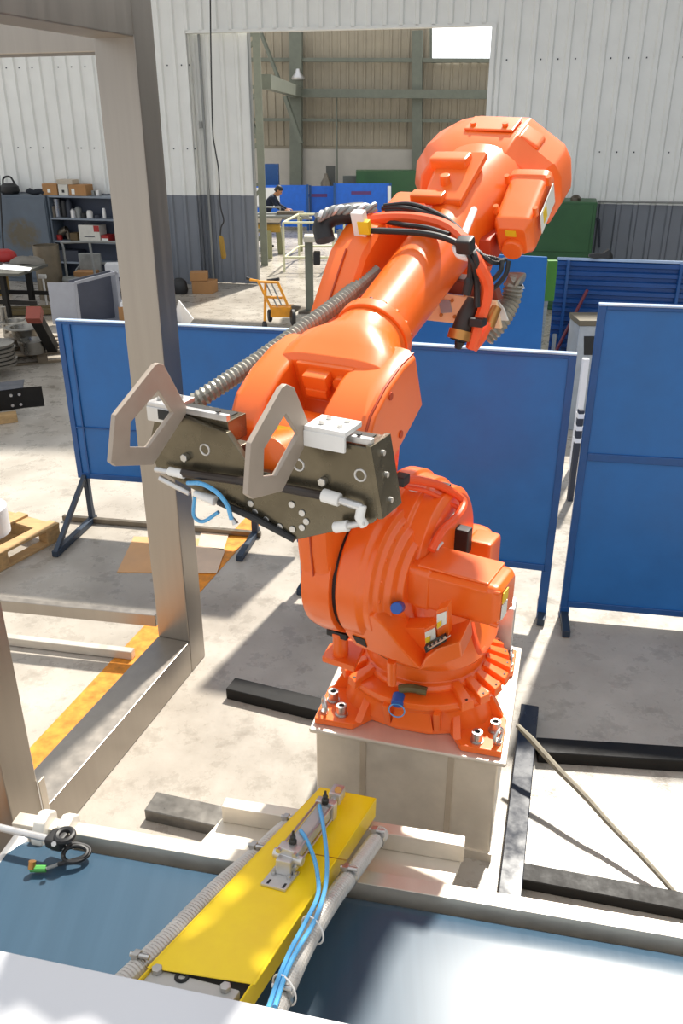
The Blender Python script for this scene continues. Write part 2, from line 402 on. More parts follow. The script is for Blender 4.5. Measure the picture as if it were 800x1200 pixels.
# rear cross rails
def rail(p0, p1, wd, ht, m):
    q = MB(); q.bar(p0, p1, wd, ht); return q.done('cross_rail', m, mf, bevel=.003, seg=1)
a, b = at(-60, 700, .28), at(184, 724, .28); a.z = b.z = .27; rail(a, b, .05, .085, STEEL)
a, b = at(-60, 739, .05), at(156, 764, .05); a.z = b.z = .035; rail(a, b, .05, .06, STEELH)

# ================================================================ robot pedestal
PX_, PY_, _ = axes(radians(-15.2)); PC = V((.40, 3.28, 0)); PH = .60
def pp(x, y, z): return PC + PX_ * x + PY_ * y + UP * z
ped = thing('robot_pedestal', 'welded stainless box pedestal under the orange robot', 'pedestal', pp(-.02, .07, 0))
b = MB(); b.prism([pp(-.44, -.36, 0), pp(.39, -.36, 0), pp(.39, .50, 0), pp(-.44, .50, 0)], UP * (PH - .02)); b.done('pedestal_box', STEELH, ped, bevel=.012)
b = MB(); b.prism([pp(-.465, -.385, PH - .025), pp(.425, -.385, PH - .025), pp(.425, .53, PH - .025), pp(-.465, .53, PH - .025)], UP * .025); b.done('top_plate', STEELH, ped, bevel=.01)
for x in (-.215, .185):
    b = MB(); b.box(pp(x, -.362, .3), (.028, .008, .54), (PX_, PY_, UP)); b.done('weld_strip', mat('weld_seam', '#b0a391', .5, .3), ped, bevel=.002, seg=1)
b = MB(); b.prism([pp(-.45, -.372, .0), pp(.40, -.372, .0), pp(.40, -.36, .0), pp(-.45, -.36, .0)], UP * .05); b.done('foot_flange', STEELH, ped)

# black floor beams ----------------------------------------------
def beam(name, p0, p1, wd, ht, label, m=BEAMB, bev=.004):
    p0, p1 = V(p0), V(p1); p0.z = p1.z = ht / 2; q = MB(); q.bar(p0, p1, wd, ht); o = q.done(name, m, bevel=bev, seg=1)
    return tag(o, label, 'beam')
beam('floor_beam', at(270, 801, .07), pp(-.46, .42, 0), .12, .075, 'black steel floor beam running in behind the pedestal from the left')
beam('floor_beam', pp(.56, .42, 0), at(835, 886, .07), .12, .075, 'long black steel floor beam reaching right from behind the pedestal')
beam('floor_beam', at(176, 938, .07), at(262, 957, .07), .13, .07, 'short scaled steel beam end lying left of the stainless bracket', m=mat('mill_scale_beam', (.16, .15, .135, 1), .35, .6, var=.25, scale=10))
beam('floor_beam', pp(.50, .76, 0), pp(.50, -.62, 0), .10, .07, 'black steel beam along the right side of the pedestal', m=mat('glossy_black_beam', (.018, .022, .034, 1), .22, var=.1, scale=6))
beam('floor_beam', at(600, 1020, .05), at(835, 1064, .05), .10, .06, 'black steel beam right of the pedestal behind the conveyor')
beam('floor_beam', pp(.43, -.66, 0), pp(.43, -.88, 0), .16, .12, 'short glossy black block in front of the pedestal corner', m=MATS['glossy_black_beam'])
# pole lying on the floor
P0, P1 = at(606, 850, .30), at(790, 1045, .03)
q = MB(); pts = [P0.lerp(P1, k / 10) + V((0, 0, .005 * sin(k * 1.7))) for k in range(11)]; q.tube(pts, [.018 - .0006 * k if k else .012 for k in range(11)], 8)
tag(q.done('wooden_pole', mat('weathered_grey_pole', '#8d8676', .7, var=.2, scale=15)), 'thin grey pole leaning from pedestal side to floor', 'pole')

# ================================================================ blue screens in the hall
def screen(label, A, B, z0, z1, split=(), feet=(), th=.04, legs=(), group=None, strut=()):
    """framed sheet panel from A to B (floor points)"""
    A, B = V(A), V(B); A.z = B.z = 0; X = (B - A).normalized(); Y = V((-X.y, X.x, 0)); Ln = (B - A).length
    root = thing('blue_screen', label, 'screen', A, group)
    def bx(name, x0, x1, za, zb, y0, y1, m, bev=.003):
        q = MB(); q.prism([A + X * x0 + Y * y0 + UP * za, A + X * x1 + Y * y0 + UP * za, A + X * x1 + Y * y1 + UP * za, A + X * x0 + Y * y1 + UP * za], UP * (zb - za)); return q.done(name, m, root, bevel=bev, seg=1)
    fr = .045
    zs = [z0] + list(split) + [z1]
    for i in range(len(zs) - 1):
        # slightly buckled sheet
        q = MB(); nx, nz = 14, 12; g = []
        for iz in range(nz + 1):
            row = []
            for ix in range(nx + 1):
                e = min(ix, nx - ix, iz, nz - iz); bk = 0 if e == 0 else .006 * sin(ix * 1.3 + iz * .8 + i * 2) * sin(iz * .9 + ix * .35) * min(1, e / 2)
                row.append(q.bm.verts.new(A + X * (fr * .4 + (Ln - fr * .8) * ix / nx) + UP * (zs[i] + (zs[i + 1] - zs[i]) * iz / nz) + Y * (.012 + bk)))
            g.append(row)
        for iz in range(nz):
            for ix in range(nx): q.face((g[iz][ix], g[iz][ix + 1], g[iz + 1][ix + 1], g[iz + 1][ix]))
        q.done('panel_sheet', BLUE, root, smooth=60)
    bx('frame_post', 0, fr, z0 if legs else z0, z1, 0, th, BLUED); bx('frame_post', Ln - fr, Ln, z0, z1, 0, th, BLUED)
    bx('frame_rail', fr, Ln - fr, z1 - fr * .5, z1, 0, th, BLUED); bx('frame_rail', fr, Ln - fr, z0, z0 + fr, 0, th, BLUED)
    bx('top_flange', 0, Ln, z1, z1 + .012, -.004, th + .01, mat('light_blue_edge', '#9fb4cf', .5))
    for z in split: bx('frame_rail', fr, Ln - fr, z - .025, z + .025, .0, th, BLUED)
    for x in legs:
        bx('leg', x - .03, x + .03, 0, z0, 0, th, BLUED)
    for x, fwd, back in feet:
        q = MB(); q.bar(A + X * x - Y * fwd + UP * .03, A + X * x + Y * back + UP * .03, .05, .05); ft = q.done('foot', mat('dark_slate_foot', (.02, .035, .06, 1), .45), root, bevel=.003, seg=1)
        if x in strut:
            q = MB(); q.bar(A + X * x - Y * (fwd - .03) + UP * .04, A + X * x + UP * (z0 + .02), .035, .035); q.done('strut', MATS['dark_slate_foot'], root, smooth=0)
            q = MB(); q.bar(A + X * x + Y * (back - .03) + UP * .04, A + X * x + UP * (z0 + .02), .035, .035); q.done('strut', MATS['dark_slate_foot'], root, smooth=0)
    return root, A, X, Y, Ln
# right tall screen
A = V((1.50, 4.92, 0)); ang = radians(-10); 
R1 = screen('tall blue framed sheet screen right of the orange robot', A, A + V((cos(ang), sin(ang), 0)) * 1.5, .09, 2.13, split=(1.19,), legs=(.03, 1.47), feet=((.03, .25, .1), (1.47, .3, .3)))
# middle screen behind the robot
B_ = V((1.40, 4.90, 0)); lft = at(349, 688)
M1 = screen('wide blue sheet screen directly behind the orange robot', lft, B_, .37, 1.84, legs=(.05, (B_ - lft).length - .03), feet=((.05, .12, .12), ((B_ - lft).length - .03, .1, .3)))
# left screen
lA = V((-2.19, 6.42, 0)); lB = V((-.24, 6.05, 0))
L1 = screen('blue sheet screen with splayed steel feet behind the stainless frame', lA, lB, .42, 1.72, split=(), legs=(), feet=((.06, .62, .08), (.72, .05, .5), (1.50, .42, .1)), strut=(.06,))
def onscreen(S, nm, x0, x1, z0, z1, y0, y1, m):
    root, A, X, Y, Ln = S; q = MB(); q.prism([A + X * x0 + Y * y0 + UP * z0, A + X * x1 + Y * y0 + UP * z0, A + X * x1 + Y * y1 + UP * z0, A + X * x0 + Y * y1 + UP * z0], UP * (z1 - z0)); return q.done(nm, m, root, smooth=0)
onscreen(L1, 'leg', .045, .085, .06, .42, 0, .04, MATS['dark_slate_foot']); onscreen(L1, 'leg', 1.48, 1.53, .05, .42, 0, .04, GDARK); onscreen(L1, 'leg', .70, .75, .05, .42, .2, .24, GDARK)
onscreen(L1, 'floor_angle', -.2, 1.55, .01, .05, .0, .04, DSTEEL)
onscreen(L1, 'frame_rail', .045, 1.5, .86, .87, .0, .01, BLUED); onscreen(L1, 'frame_post', .10, .112, .42, 1.7, .0, .01, BLUED)
# ================================================================ orange robot
RO = V((.40, 3.28, 0)); TH = radians(29)
RU = V((-sin(TH), -cos(TH), 0)); RL = V((-cos(TH), sin(TH), 0))
def W(f, s, z): return RO + RU * f + RL * s + UP * z
def rs(x, y, s): return atp(x, y, W(0, s, 0), RL)
def rf(x, y, f): return atp(x, y, W(f, 0, 0), RU)
rob = thing('industrial_robot', 'large orange six axis robot arm bolted on the stainless pedestal', 'robot', RO + UP * PH)
def part(b, name, m=ORANGE, bevel=0, seg=2, parent=rob, **k): return b.done(name, m, parent, bevel=bevel, seg=seg, **k)
# ---- fixed base, square with the pedestal
def base_xy(x, y, z): return pp(x, y, z)
BO = [(-.45, -.345), (-.27, -.345), (-.20, -.255), (-.08, -.285), (.07, -.285), (.16, -.255), (.22, -.355), (.40, -.355), (.40, -.12), (.345, -.06), (.345, .2), (.40, .26), (.40, .45), (.2, .45), (.1, .36), (-.1, .36), (-.25, .45), (-.45, .45), (-.45, .24), (-.39, .18), (-.39, -.04), (-.45, -.10)]
b = MB(); b.prism([base_xy(x, y, PH) for x, y in BO], UP * .035); part(b, 'base_plate', bevel=.008)
# body between the pads, drawn in at the corners and up to the ring
def octo(r, k, z, n=32, e=2.0, ry=None):
    return [base_xy(x, y, z) for x, y in superell(-.015, .02, r, ry or r, e, n)]
b = MB(); b.loft([octo(.36, 0, PH + .03, e=3, ry=.30), octo(.35, 0, PH + .09, e=2.6, ry=.30), octo(.35, 0, .73, e=2.2, ry=.32), octo(.385, 0, .765, ry=.355), octo(.385, 0, .795, ry=.355), octo(.31, 0, .81, ry=.30)]); part(b, 'base_body', bevel=.006)
# corner walls: crossing webs standing on each pad
for sx, sy, x0, y0 in ((-1, -1, -.27, -.10), (1, -1, .22, -.12), (1, 1, .22, .26), (-1, 1, -.25, .24)):
    ex = -.43 if sx < 0 else .385; ey = -.325 if sy < 0 else .43
    b = MB(); b.prism([base_xy(x0, ey, PH + .03), base_xy(x0 * .62, y0 * .9, PH + .03), base_xy(x0 * .62, y0 * .9, .765), base_xy(x0 * .85, y0 + (ey - y0) * .35, .76)], PX_ * (.035 * -sx)); part(b, 'pad_web', bevel=.005)
    b = MB(); b.prism([base_xy(ex, y0, PH + .03), base_xy(x0 * .7, y0 * .8, PH + .03), base_xy(x0 * .7, y0 * .8, .77), base_xy(x0 + (ex - x0) * .6, y0, .755)], PY_ * (.035 * -sy)); part(b, 'pad_web', bevel=.005)
# front pocket ribs
for x in (-.135, .09):
    b = MB(); b.prism([base_xy(x, -.29, PH + .03), base_xy(x, -.2, PH + .03), base_xy(x, -.28, .77), base_xy(x, -.345, .765)], PX_ * .03); part(b, 'front_rib', bevel=.006)
b = MB(); b.prism([base_xy(-.105, -.30, .625), base_xy(.09, -.30, .625), base_xy(.07, -.285, .74), base_xy(-.085, -.285, .74)], PY_ * .05); part(b, 'pocket_floor', bevel=.004)
# radial blocks of the ring
for k in range(26):
    a = 2 * pi * k / 26 + .06
    if abs(((a + pi / 2 + .12 + pi) % (2 * pi)) - pi) < .62: continue
    d_ = PX_ * cos(a) + PY_ * sin(a); t_ = PX_ * -sin(a) + PY_ * cos(a); c = base_xy(-.015, .035, 0)
    b = MB(); b.loft([[c + d_ * r + t_ * (w_ * s_) + UP * z for r, w_, s_, z in ((.285, .022, -1, .80), (.405, .032, -1, .77), (.405, .032, 1, .77), (.285, .022, 1, .80))],
                      [c + d_ * r + t_ * (w_ * s_) + UP * z for r, w_, s_, z in ((.29, .018, -1, .85), (.40, .028, -1, .81), (.40, .028, 1, .81), (.29, .018, 1, .85))]])
    part(b, 'ring_block', bevel=.003, seg=1)
    if k % 2: continue
bd = MB()
for k in range(26):
    a = 2 * pi * k / 26 + .06
    if abs(((a + pi / 2 + .12 + pi) % (2 * pi)) - pi) < .62: continue
    d_ = PX_ * cos(a) + PY_ * sin(a); bd.cyl(base_xy(-.015, .035, .811) + d_ * .385, base_xy(-.015, .035, .8165) + d_ * .385, .007, n=8)
part(bd, 'ring_hole', BLACKTOP, kind='stuff')
b = MB(); b._lathe(base_xy(-.015, .035, 0), UP, [(.79, .30), (.82, .30), (.835, .292), (.845, .275), (.94, .268), (.945, .2)], 48); part(b, 'bearing_ring', bevel=.004)
b = MB(); b._lathe(base_xy(-.015, .035, 0), UP, [(.925, .285), (.945, .285), (.945, .22)], 40); part(b, 'grease_seal', mat('grimy_olive_seal', '#5d5330', .6, var=.3, scale=20))
# hold-down bolts and lifting eyes
def sockbolt(c, r, h, parent=rob):
    b = MB(); b._lathe(c, UP, [(0, r * 1.25), (.006, r * 1.25), (.006, r), (h, r), (h, r * .55), (h - .012, r * .55)], 20); bo = part(b, 'hold_down_bolt', ZINC, parent=parent)
    b = MB(); b._lathe(c, UP, [(h - .013, r * .53), (h - .010, r * .53)], 6); part(b, 'hex_socket', BLACKTOP, parent=bo, smooth=0)
for x, y in ((-.40, -.20), (-.335, -.29), (.285, -.31), (.355, -.22), (.36, .38), (.27, .41), (-.40, .38)): sockbolt(base_xy(x, y, PH + .035), .024, .052)
for x, y, a in ((-.415, -.295, .5), (.375, -.30, -.4), (.375, .30, .2)):
    b = MB(); b.ring(base_xy(x, y, PH + .075), PX_ * cos(a) + PY_ * sin(a), .034, .008); part(b, 'lifting_eye', ZINC)
    b = MB(); b.cyl(base_xy(x, y, PH + .03), base_xy(x, y, PH + .048), .018, n=14); part(b, 'eye_collar', ZINC)
# ---- turret
ZA, FA2 = 1.42, .32       # axis 2 height and forward offset
def oct_fs(f0, f1, s0, s1, z, e=3.2, n=32):
    return [W(f, s, z) for f, s in superell((f0 + f1) / 2, (s0 + s1) / 2, (f1 - f0) / 2, (s1 - s0) / 2, e, n)]
b = MB(); b.loft([oct_fs(-.30, .28, -.29, .27, .945, 2.2), oct_fs(-.33, .31, -.30, .26, .975, 2.6), oct_fs(-.36, .34, -.27, .20, 1.05, 3.0), oct_fs(-.36, .40, -.20, .16, 1.14, 3.4), oct_fs(-.34, .42, -.03, .14, 1.30, 4), oct_fs(-.28, .40, .0, .13, 1.5, 4), oct_fs(-.2, .35, .02, .12, 1.64, 4)]); part(b, 'turret', bevel=0)
# sloping front apron plate with raised edges
def fprism(px_, f, dep, nm, m=ORANGE, bev=.01):
    b = MB(); b.prism([rf(x, y, f) for x, y in px_], RU * dep); return part(b, nm, m, bevel=bev)
APN = (RU * .93 - UP * .365).normalized(); APP = W(.540, 0, 1.235)
def ap(x, y, off=0.): return atp(x, y, APP + APN * off, APN)
def aprism(px_, off, dep, nm, m=ORANGE, bev=.01): b = MB(); b.prism([ap(x, y, off) for x, y in px_], APN * dep); return part(b, nm, m, bevel=bev)
aprism([(401, 722), (404, 742), (416, 757), (470, 778), (492, 785), (470, 760), (449, 733), (436, 722)], 0, -.12, 'front_apron')
aprism([(492, 785), (518, 780), (541, 771), (539, 752), (512, 760), (497, 772)], -.01, -.12, 'front_apron')
aprism([(449, 737), (492, 786), (515, 770), (520, 745), (500, 736)], -.075, -.06, 'apron_pocket', bev=.004)
b = MB(); b.cyl(ap(459, 774, -.03), rf(459, 801, .40), .02); part(b, 'apron_boss', bevel=.004)
aprism([(413, 744), (418, 752), (430, 758), (427, 749)], .001, .004, 'apron_slot', BLACKTOP, 0)
# connector pocket with terminal strip and labels
tq = aprism([(499, 754), (522, 741), (525, 747), (501, 761)], -.02, .02, 'terminal_strip', BLACK, .002)
for i in range(5):
    P = ap(503 + i * 4.6, 757 - i * 2.6, 0); b = MB(); b.cyl(P, P + APN * .008, .006, n=8); part(b, 'terminal_screw', ZINC, parent=tq)
b = MB(); b.prism([ap(500, 762, -.02), ap(526, 747, -.02), ap(528, 745, .04), ap(503, 761, .04)], UP * .006); part(b, 'cover_flap', STEELH, bevel=.002, seg=1)
aprism([(511, 716), (524, 711), (526, 745), (512, 752)], -.03, -.04, 'label_bracket', ORANGE, .004)
aprism([(497, 738), (511, 731), (512, 752), (498, 760)], -.03, -.04, 'label_bracket', ORANGE, .004)
for q_ in ([(498, 741), (510, 735), (511, 747), (499, 754)], [(512, 720), (523, 716), (523, 730), (512, 737)]): aprism(q_, -.028, .003, 'warning_label', WLABEL, 0)
for q_ in ([(498, 748), (504, 745), (504, 751), (499, 754)], [(512, 730), (517, 727), (517, 733), (512, 737)]): aprism(q_, -.024, .002, 'warning_mark', YLABEL, 0)
# axis 2 drum, seen end-on from the motor side
AX2 = W(FA2, 0, ZA)
b = MB(); b._lathe(AX2, RL, [(.155, .22), (.155, .28), (.145, .29), (.06, .29), (.05, .284), (.035, .276), (.01, .28), (.0, .258), (-.018, .25), (-.03, .225), (-.055, .215), (-.065, .185), (-.09, .175), (-.09, .1)], 64); part(b, 'shoulder_drum', bevel=.005)
b = MB(); b._lathe(AX2, RL, [(.153, .2), (.153, .278), (.182, .278), (.182, .2)], 48); part(b, 'joint_seal', BLACK)
for k in range(18):
    a = 2 * pi * k / 18; d_ = RU * cos(a) + UP * sin(a); b = MB(); b.cyl(AX2 + RL * -.01 + d_ * .238, AX2 + RL * -.024 + d_ * .238, .010, n=8); part(b, 'flange_bolt', ORANGE)
b = MB(); b.cyl(rf(468, 711, .50), rf(464, 713, .56), .024); part(b, 'blue_end_plug', BLUEPLUG, bevel=.004)
# axis 2 motor
def boxloft(c0, ax, u_, v_, secs, e=8, n=36):
    return [[c0 + ax * t + u_ * x + v_ * y for x, y in superell(0, 0, rx, ry, e, n)] for t, rx, ry in secs]
MC = W(.35, -.075, 1.455)
b = MB(); b.loft(boxloft(MC, -RL, RU, UP, [(0, .10, .086), (.04, .104, .09), (.05, .107, .093), (.10, .107, .093), (.105, .101, .088), (.35, .101, .088), (.37, .095, .083), (.385, .08, .068)])); m2 = part(b, 'shoulder_motor', bevel=.003)
b = MB(); b.prism([W(.25, -.12, 1.543), W(.44, -.12, 1.543), W(.44, -.41, 1.538), W(.25, -.41, 1.538)], UP * .012); part(b, 'motor_lid', bevel=.006)
b = MB(); b.prism([W(.445, -.15, 1.525), W(.456, -.15, 1.51), W(.456, -.41, 1.51), W(.445, -.41, 1.525)], UP * .01); part(b, 'motor_lid', bevel=.002)
b = MB(); b.prism([W(.425, -.463, 1.47), W(.37, -.463, 1.47), W(.37, -.463, 1.515), W(.425, -.463, 1.515)], RL * -.004); part(b, 'warning_label', YLABEL, smooth=0, parent=m2)
b = MB(); b.prism([W(.425, -.463, 1.40), W(.37, -.463, 1.40), W(.37, -.463, 1.462), W(.425, -.463, 1.462)], RL * -.004); part(b, 'rating_label', WLABEL, smooth=0, parent=m2)
for f, z in ((.44, 1.38), (.44, 1.52), (.27, 1.38)):
    b = MB(); b.cyl(W(f, -.43, z), W(f, -.458, z), .009, n=8); part(b, 'motor_screw', ORANGE, parent=m2)
# turret top: stepped cover bands and axis 1 motor behind
b = MB(); b._lathe(W(.10, .02, 1.42), RL, [(.12, .24), (.12, .345), (.10, .356), (.04, .356), (.03, .34), (-.04, .335), (-.05, .318), (-.12, .31), (-.14, .285), (-.14, .1)], 56); part(b, 'turret_cover', bevel=.005)
b = MB(); b._lathe(W(-.17, -.12, .9), UP, [(0, .14), (.25, .14), (.28, .115), (.50, .11), (.53, .09), (.54, .05)], 28); part(b, 'turning_motor', bevel=.006)
b = MB(); b.box(W(-.10, -.20, 1.38), (.14, .12, .16), (RU, RL, UP)); part(b, 'motor_junction_box', bevel=.02)
b = MB(); b.box(W(.02, -.14, 1.48), (.06, .08, .12), (RU, RL, UP)); part(b, 'cable_gland_block', BLACK, bevel=.01)
# left bracket and damper under the lower arm
b = MB(); b.cyl(W(.40, .24, 1.10), W(.40, .24, .99), .035); b.cyl(W(.40, .24, 1.12), W(.40, .24, 1.10), .045); part(b, 'stop_damper', bevel=.006)
b = MB(); b.box(W(.40, .24, 1.115), (.08, .10, .03), (RU, RL, UP)); part(b, 'damper_clamp', BLACK, bevel=.006)
b = MB(); b.prism([W(.46, .14, .97), W(.46, .30, .97), W(.36, .32, .97), W(.2, .2, .97)], UP * .03); part(b, 'damper_bracket', bevel=.006)
# ---- lower arm: broad plate between axis 2 and axis 3
LA = [(.16, 1.19), (.26, 1.12), (.38, 1.125), (.50, 1.20), (.59, 1.36), (.63, 1.60), (.65, 1.90), (.665, 2.12), (.66, 2.29), (.58, 2.40), (.44, 2.58), (.355, 2.69), (.24, 2.765), (.10, 2.79), (-.04, 2.74), (-.12, 2.58), (-.10, 2.3), (-.02, 1.9), (.05, 1.5), (.09, 1.3)]
def arm_sec(s, k, c=(.26, 1.95)): return [W(c[0] + (f - c[0]) * k, s, c[1] + (z - c[1]) * (1 - (1 - k) * .35)) for f, z in LA]
b = MB(); b.loft([arm_sec(.165, .90), arm_sec(.178, .98), arm_sec(.21, 1), arm_sec(.275, 1), arm_sec(.305, .975), arm_sec(.315, .91)]); part(b, 'lower_arm', bevel=.008)
b = MB(); b.tube(smooth_path([W(.594, .24, 1.36), W(.632, .24, 1.60), W(.652, .24, 1.90), W(.662, .24, 2.28), W(.442, .24, 2.582), W(.357, .24, 2.692)], 6), .004, 6); part(b, 'casting_seam', mat('dark_orange_seam', (.45, .05, .008, 1), .5))
b = MB(); b._lathe(W(.34, .17, ZA), RL, [(0, .2), (.0, .285), (.08, .29), (.13, .28), (.15, .2), (.15, .05)], 40); part(b, 'shoulder_disc', bevel=.004)
# ---- upper arm
AR, AT, AN = W(-.38, 0, 2.86), None, None
AT = (RU * .927 - UP * .375).normalized(); AN = (RU * .375 + UP * .927).normalized()
def A_(a, s, n): return AR + AT * a + RL * s + AN * n
def asec(a, rx, ry, cs=0, cn=0, e=2.0, n=32): return [A_(a, x, y) for x, y in superell(cs, cn, rx, ry, e, n)]
# elbow casting between lower arm and tube
b = MB(); b.loft([[A_(.30 + x, s, -.12 + y) for x, y in superell(0, 0, r, r, 2.6, 28)] for s, r in ((.30, .12), (.28, .15), (.16, .15), (.12, .13), (-.08, .12), (-.10, .10))]); part(b, 'elbow_housing', bevel=.006)
b = MB(); b.box(A_(.33, .20, .045), (.17, .15, .11), (AT, RL, AN)); part(b, 'elbow_block', bevel=.025, seg=3)
# rear gear housing
HP = [(.24, -.19), (.30, -.10), (.325, .0), (.305, .09), (.25, .16), (.17, .198), (.09, .212), (-.13, .204), (-.275, .095), (-.30, .04), (-.303, -.06), (-.25, -.15), (-.10, -.205), (.06, -.225), (.16, -.22)]
def hsec(a, k, dn=0): return [A_(a, -.01 + (s + .01) * k, .02 + (n - .02) * k + dn) for s, n in HP]
b = MB(); b.loft([hsec(-.25, .78), hsec(-.20, .95), hsec(-.15, .99), hsec(-.02, 1.0), hsec(.07, .82), hsec(.076, .80)]); part(b, 'rear_gear_housing', bevel=.012, seg=3, smooth=24)
b = MB(); b.prism([A_(-.15, .09, .212), A_(-.15, -.11, .206), A_(-.03, -.11, .206), A_(-.03, .09, .212)], AN * .012); part(b, 'housing_lid', bevel=.01)
b = MB(); b.prism([A_(-.12, -.14, .18), A_(-.12, -.21, .135), A_(-.02, -.21, .135), A_(-.02, -.14, .18)], AN * .025); part(b, 'lifting_pad', bevel=.01)
for s, n in ((.06, .222), (-.07, .22)):
    b = MB(); b.cyl(A_(-.06, s, n), A_(-.06, s, n + .012), .012, n=8); part(b, 'lid_screw', ORANGE)
# cone and tube
b = MB(); b.loft([asec(.05, .212, .20), asec(.10, .21, .198), asec(.30, .165, .16), asec(.40, .130, .128), asec(.45, .122, .122), asec(1.06, .110, .110)]); part(b, 'upper_arm_tube')
b = MB(); b._lathe(AR, AT, [(1.045, .10), (1.045, .132), (1.085, .132), (1.085, .10)], 48); part(b, 'tube_flange', bevel=.005)
for k in range(16):
    a = 2 * pi * k / 16; d_ = RL * cos(a) + AN * sin(a); b = MB(); b.cyl(A_(1.048, 0, 0) + d_ * .12, A_(1.036, 0, 0) + d_ * .12, .009, n=8); part(b, 'flange_bolt', ORANGE if k % 4 else BLACKTOP)
b = MB(); b.box(A_(.22, .045, .205), (.07, .15, .05), (AT, RL, AN)); part(b, 'cone_pad', bevel=.012)
b = MB(); b.prism([A_(.16, .10, .19), A_(.16, -.08, .19), A_(.40, -.06, .115), A_(.40, .09, .115)], AN * .03); part(b, 'cone_flat', bevel=.01)
b = MB(); b.box(A_(.395, .07, .15), (.05, .13, .035), (AT, RL, AN)); part(b, 'cone_pad', bevel=.008)
b = MB(); b.cyl(A_(.32, .03, .13), A_(.32, .03, .20), .02, n=12); part(b, 'cone_boss', bevel=.005)
# axis 4 motor hanging beside the cone
MA = rf(625, 221, -.25); _me = rf(600, 283, -.0)
MT = (_me - MA) / .40; MN = RL.cross(MT).normalized(); MN = MN if MN.z > 0 else -MN
b = MB(); b.loft(boxloft(MA, MT, RL, MN, [(0, .082, .085), (.05, .084, .087), (.055, .077, .08), (.34, .073, .076), (.36, .07, .072), (.385, .058, .06), (.40, .054, .056), (.40, .03, .03)], e=6)); m4 = part(b, 'wrist_motor', bevel=.004)
b = MB(); b.cyl(MA + MT * .395 - MN * .028, MA + MT * .43 - MN * .028, .042, .038); part(b, 'motor_cap', bevel=.006, parent=m4)
b = MB(); b.prism([MA + MT * .4005 + RL * .022 + MN * .048, MA + MT * .4005 - RL * .018 + MN * .048, MA + MT * .4005 - RL * .018 + MN * .024, MA + MT * .4005 + RL * .022 + MN * .024], MT * .004); part(b, 'warning_label', YLABEL, smooth=0, parent=m4)
b = MB(); b.prism([MA + MT * .06 - RL * .089 + MN * .06, MA + MT * .30 - RL * .087 + MN * .06, MA + MT * .30 - RL * .087 - MN * .02, MA + MT * .06 - RL * .089 - MN * .02], RL * -.003); part(b, 'rating_label', WLABEL, smooth=0, parent=m4)
b = MB(); b.prism([MA + MT * .20 - RL * .0895 + MN * .05, MA + MT * .26 - RL * .0895 + MN * .05, MA + MT * .26 - RL * .0895 + MN * .0, MA + MT * .20 - RL * .0895 + MN * .0], RL * -.002); part(b, 'warning_label', YLABEL, smooth=0, parent=m4)
for t_, s, n in ((.09, .075, .10), (.09, -.08, .10), (.31, .07, .095), (.31, -.075, .095)):
    b = MB(); b.cyl(MA + MT * t_ + RL * s + MN * (n - .03), MA + MT * t_ + RL * s + MN * (n + .004), .010, n=8); part(b, 'motor_screw', ORANGE, parent=m4)
b = MB(); b.box(A_(.36, -.14, -.05), (.12, .06, .11), (AT, RL, AN)); part(b, 'cable_clamp_block', mat('deep_orange_recess', (.5, .05, .01, 1), .5), bevel=.01)
# wrist: sleeve, body, two fork cheeks
b = MB(); b.loft([asec(1.085, .125, .12), asec(1.12, .128, .122), asec(1.17, .15, .128, e=2.2), asec(1.23, .190, .14, e=2.6), asec(1.29, .215, .143, -.005, -.015, e=3.2), asec(1.35, .218, .138, -.005, -.02, e=3.6), asec(1.365, .20, .12, -.005, -.02, e=3.6)]); part(b, 'wrist_body', bevel=.004)
def cheek(s0, s1, name):
    secs = []
    C = [(-.17, .10), (-.08, .118), (.05, .118), (.16, .095), (.235, .04), (.262, -.04), (.25, -.115), (.19, -.15), (.06, -.14), (-.07, -.125), (-.17, -.11)]
    for s, k in ((s0, .86), (s0 + (s1 - s0) * .16, .975), (s0 + (s1 - s0) * .34, 1), (s0 + (s1 - s0) * .8, 1), (s1 - (s1 - s0) * .06, .97), (s1, .9)): secs.append([A_(1.38 + x * k, s, -.02 + y * k) for x, y in C])
    b = MB(); b.loft(secs); return part(b, name, bevel=.008, seg=3)
cl_ = cheek(.245, .12, 'fork_cheek'); cr_ = cheek(-.235, -.075, 'fork_cheek')
b = MB(); b.box(A_(1.37, .0, .03), (.02, .20, .14), (AT, RL, AN)); part(b, 'fork_web', bevel=.006)
b = MB(); b.box(A_(1.395, .02, .06), (.05, .085, .05), (AT, RL, AN)); part(b, 'web_boss', bevel=.008); b = MB(); b.box(A_(1.41, .02, .025), (.03, .075, .03), (AT, RL, AN)); part(b, 'web_boss', bevel=.006)
b = MB(); b.cyl(A_(1.37, -.055, .05), A_(1.40, -.055, .05), .026); part(b, 'web_boss', bevel=.005)
b = MB(); b.tube([A_(1.38 + x * .92, -.2225, -.02 + y * .92) for x, y in ((-.17, .10), (-.08, .118), (.05, .118), (.16, .095), (.235, .04), (.262, -.04), (.25, -.115), (.19, -.15))], .004, 6); part(b, 'casting_seam', MATS['dark_orange_seam'])
for x, y in ((1.42, .06), (1.55, -.05), (1.40, -.10)):
    b = MB(); b.cyl(A_(x, -.232, y), A_(x, -.239, y), .012, n=10); part(b, 'plug_hole', MATS['dark_orange_seam'])
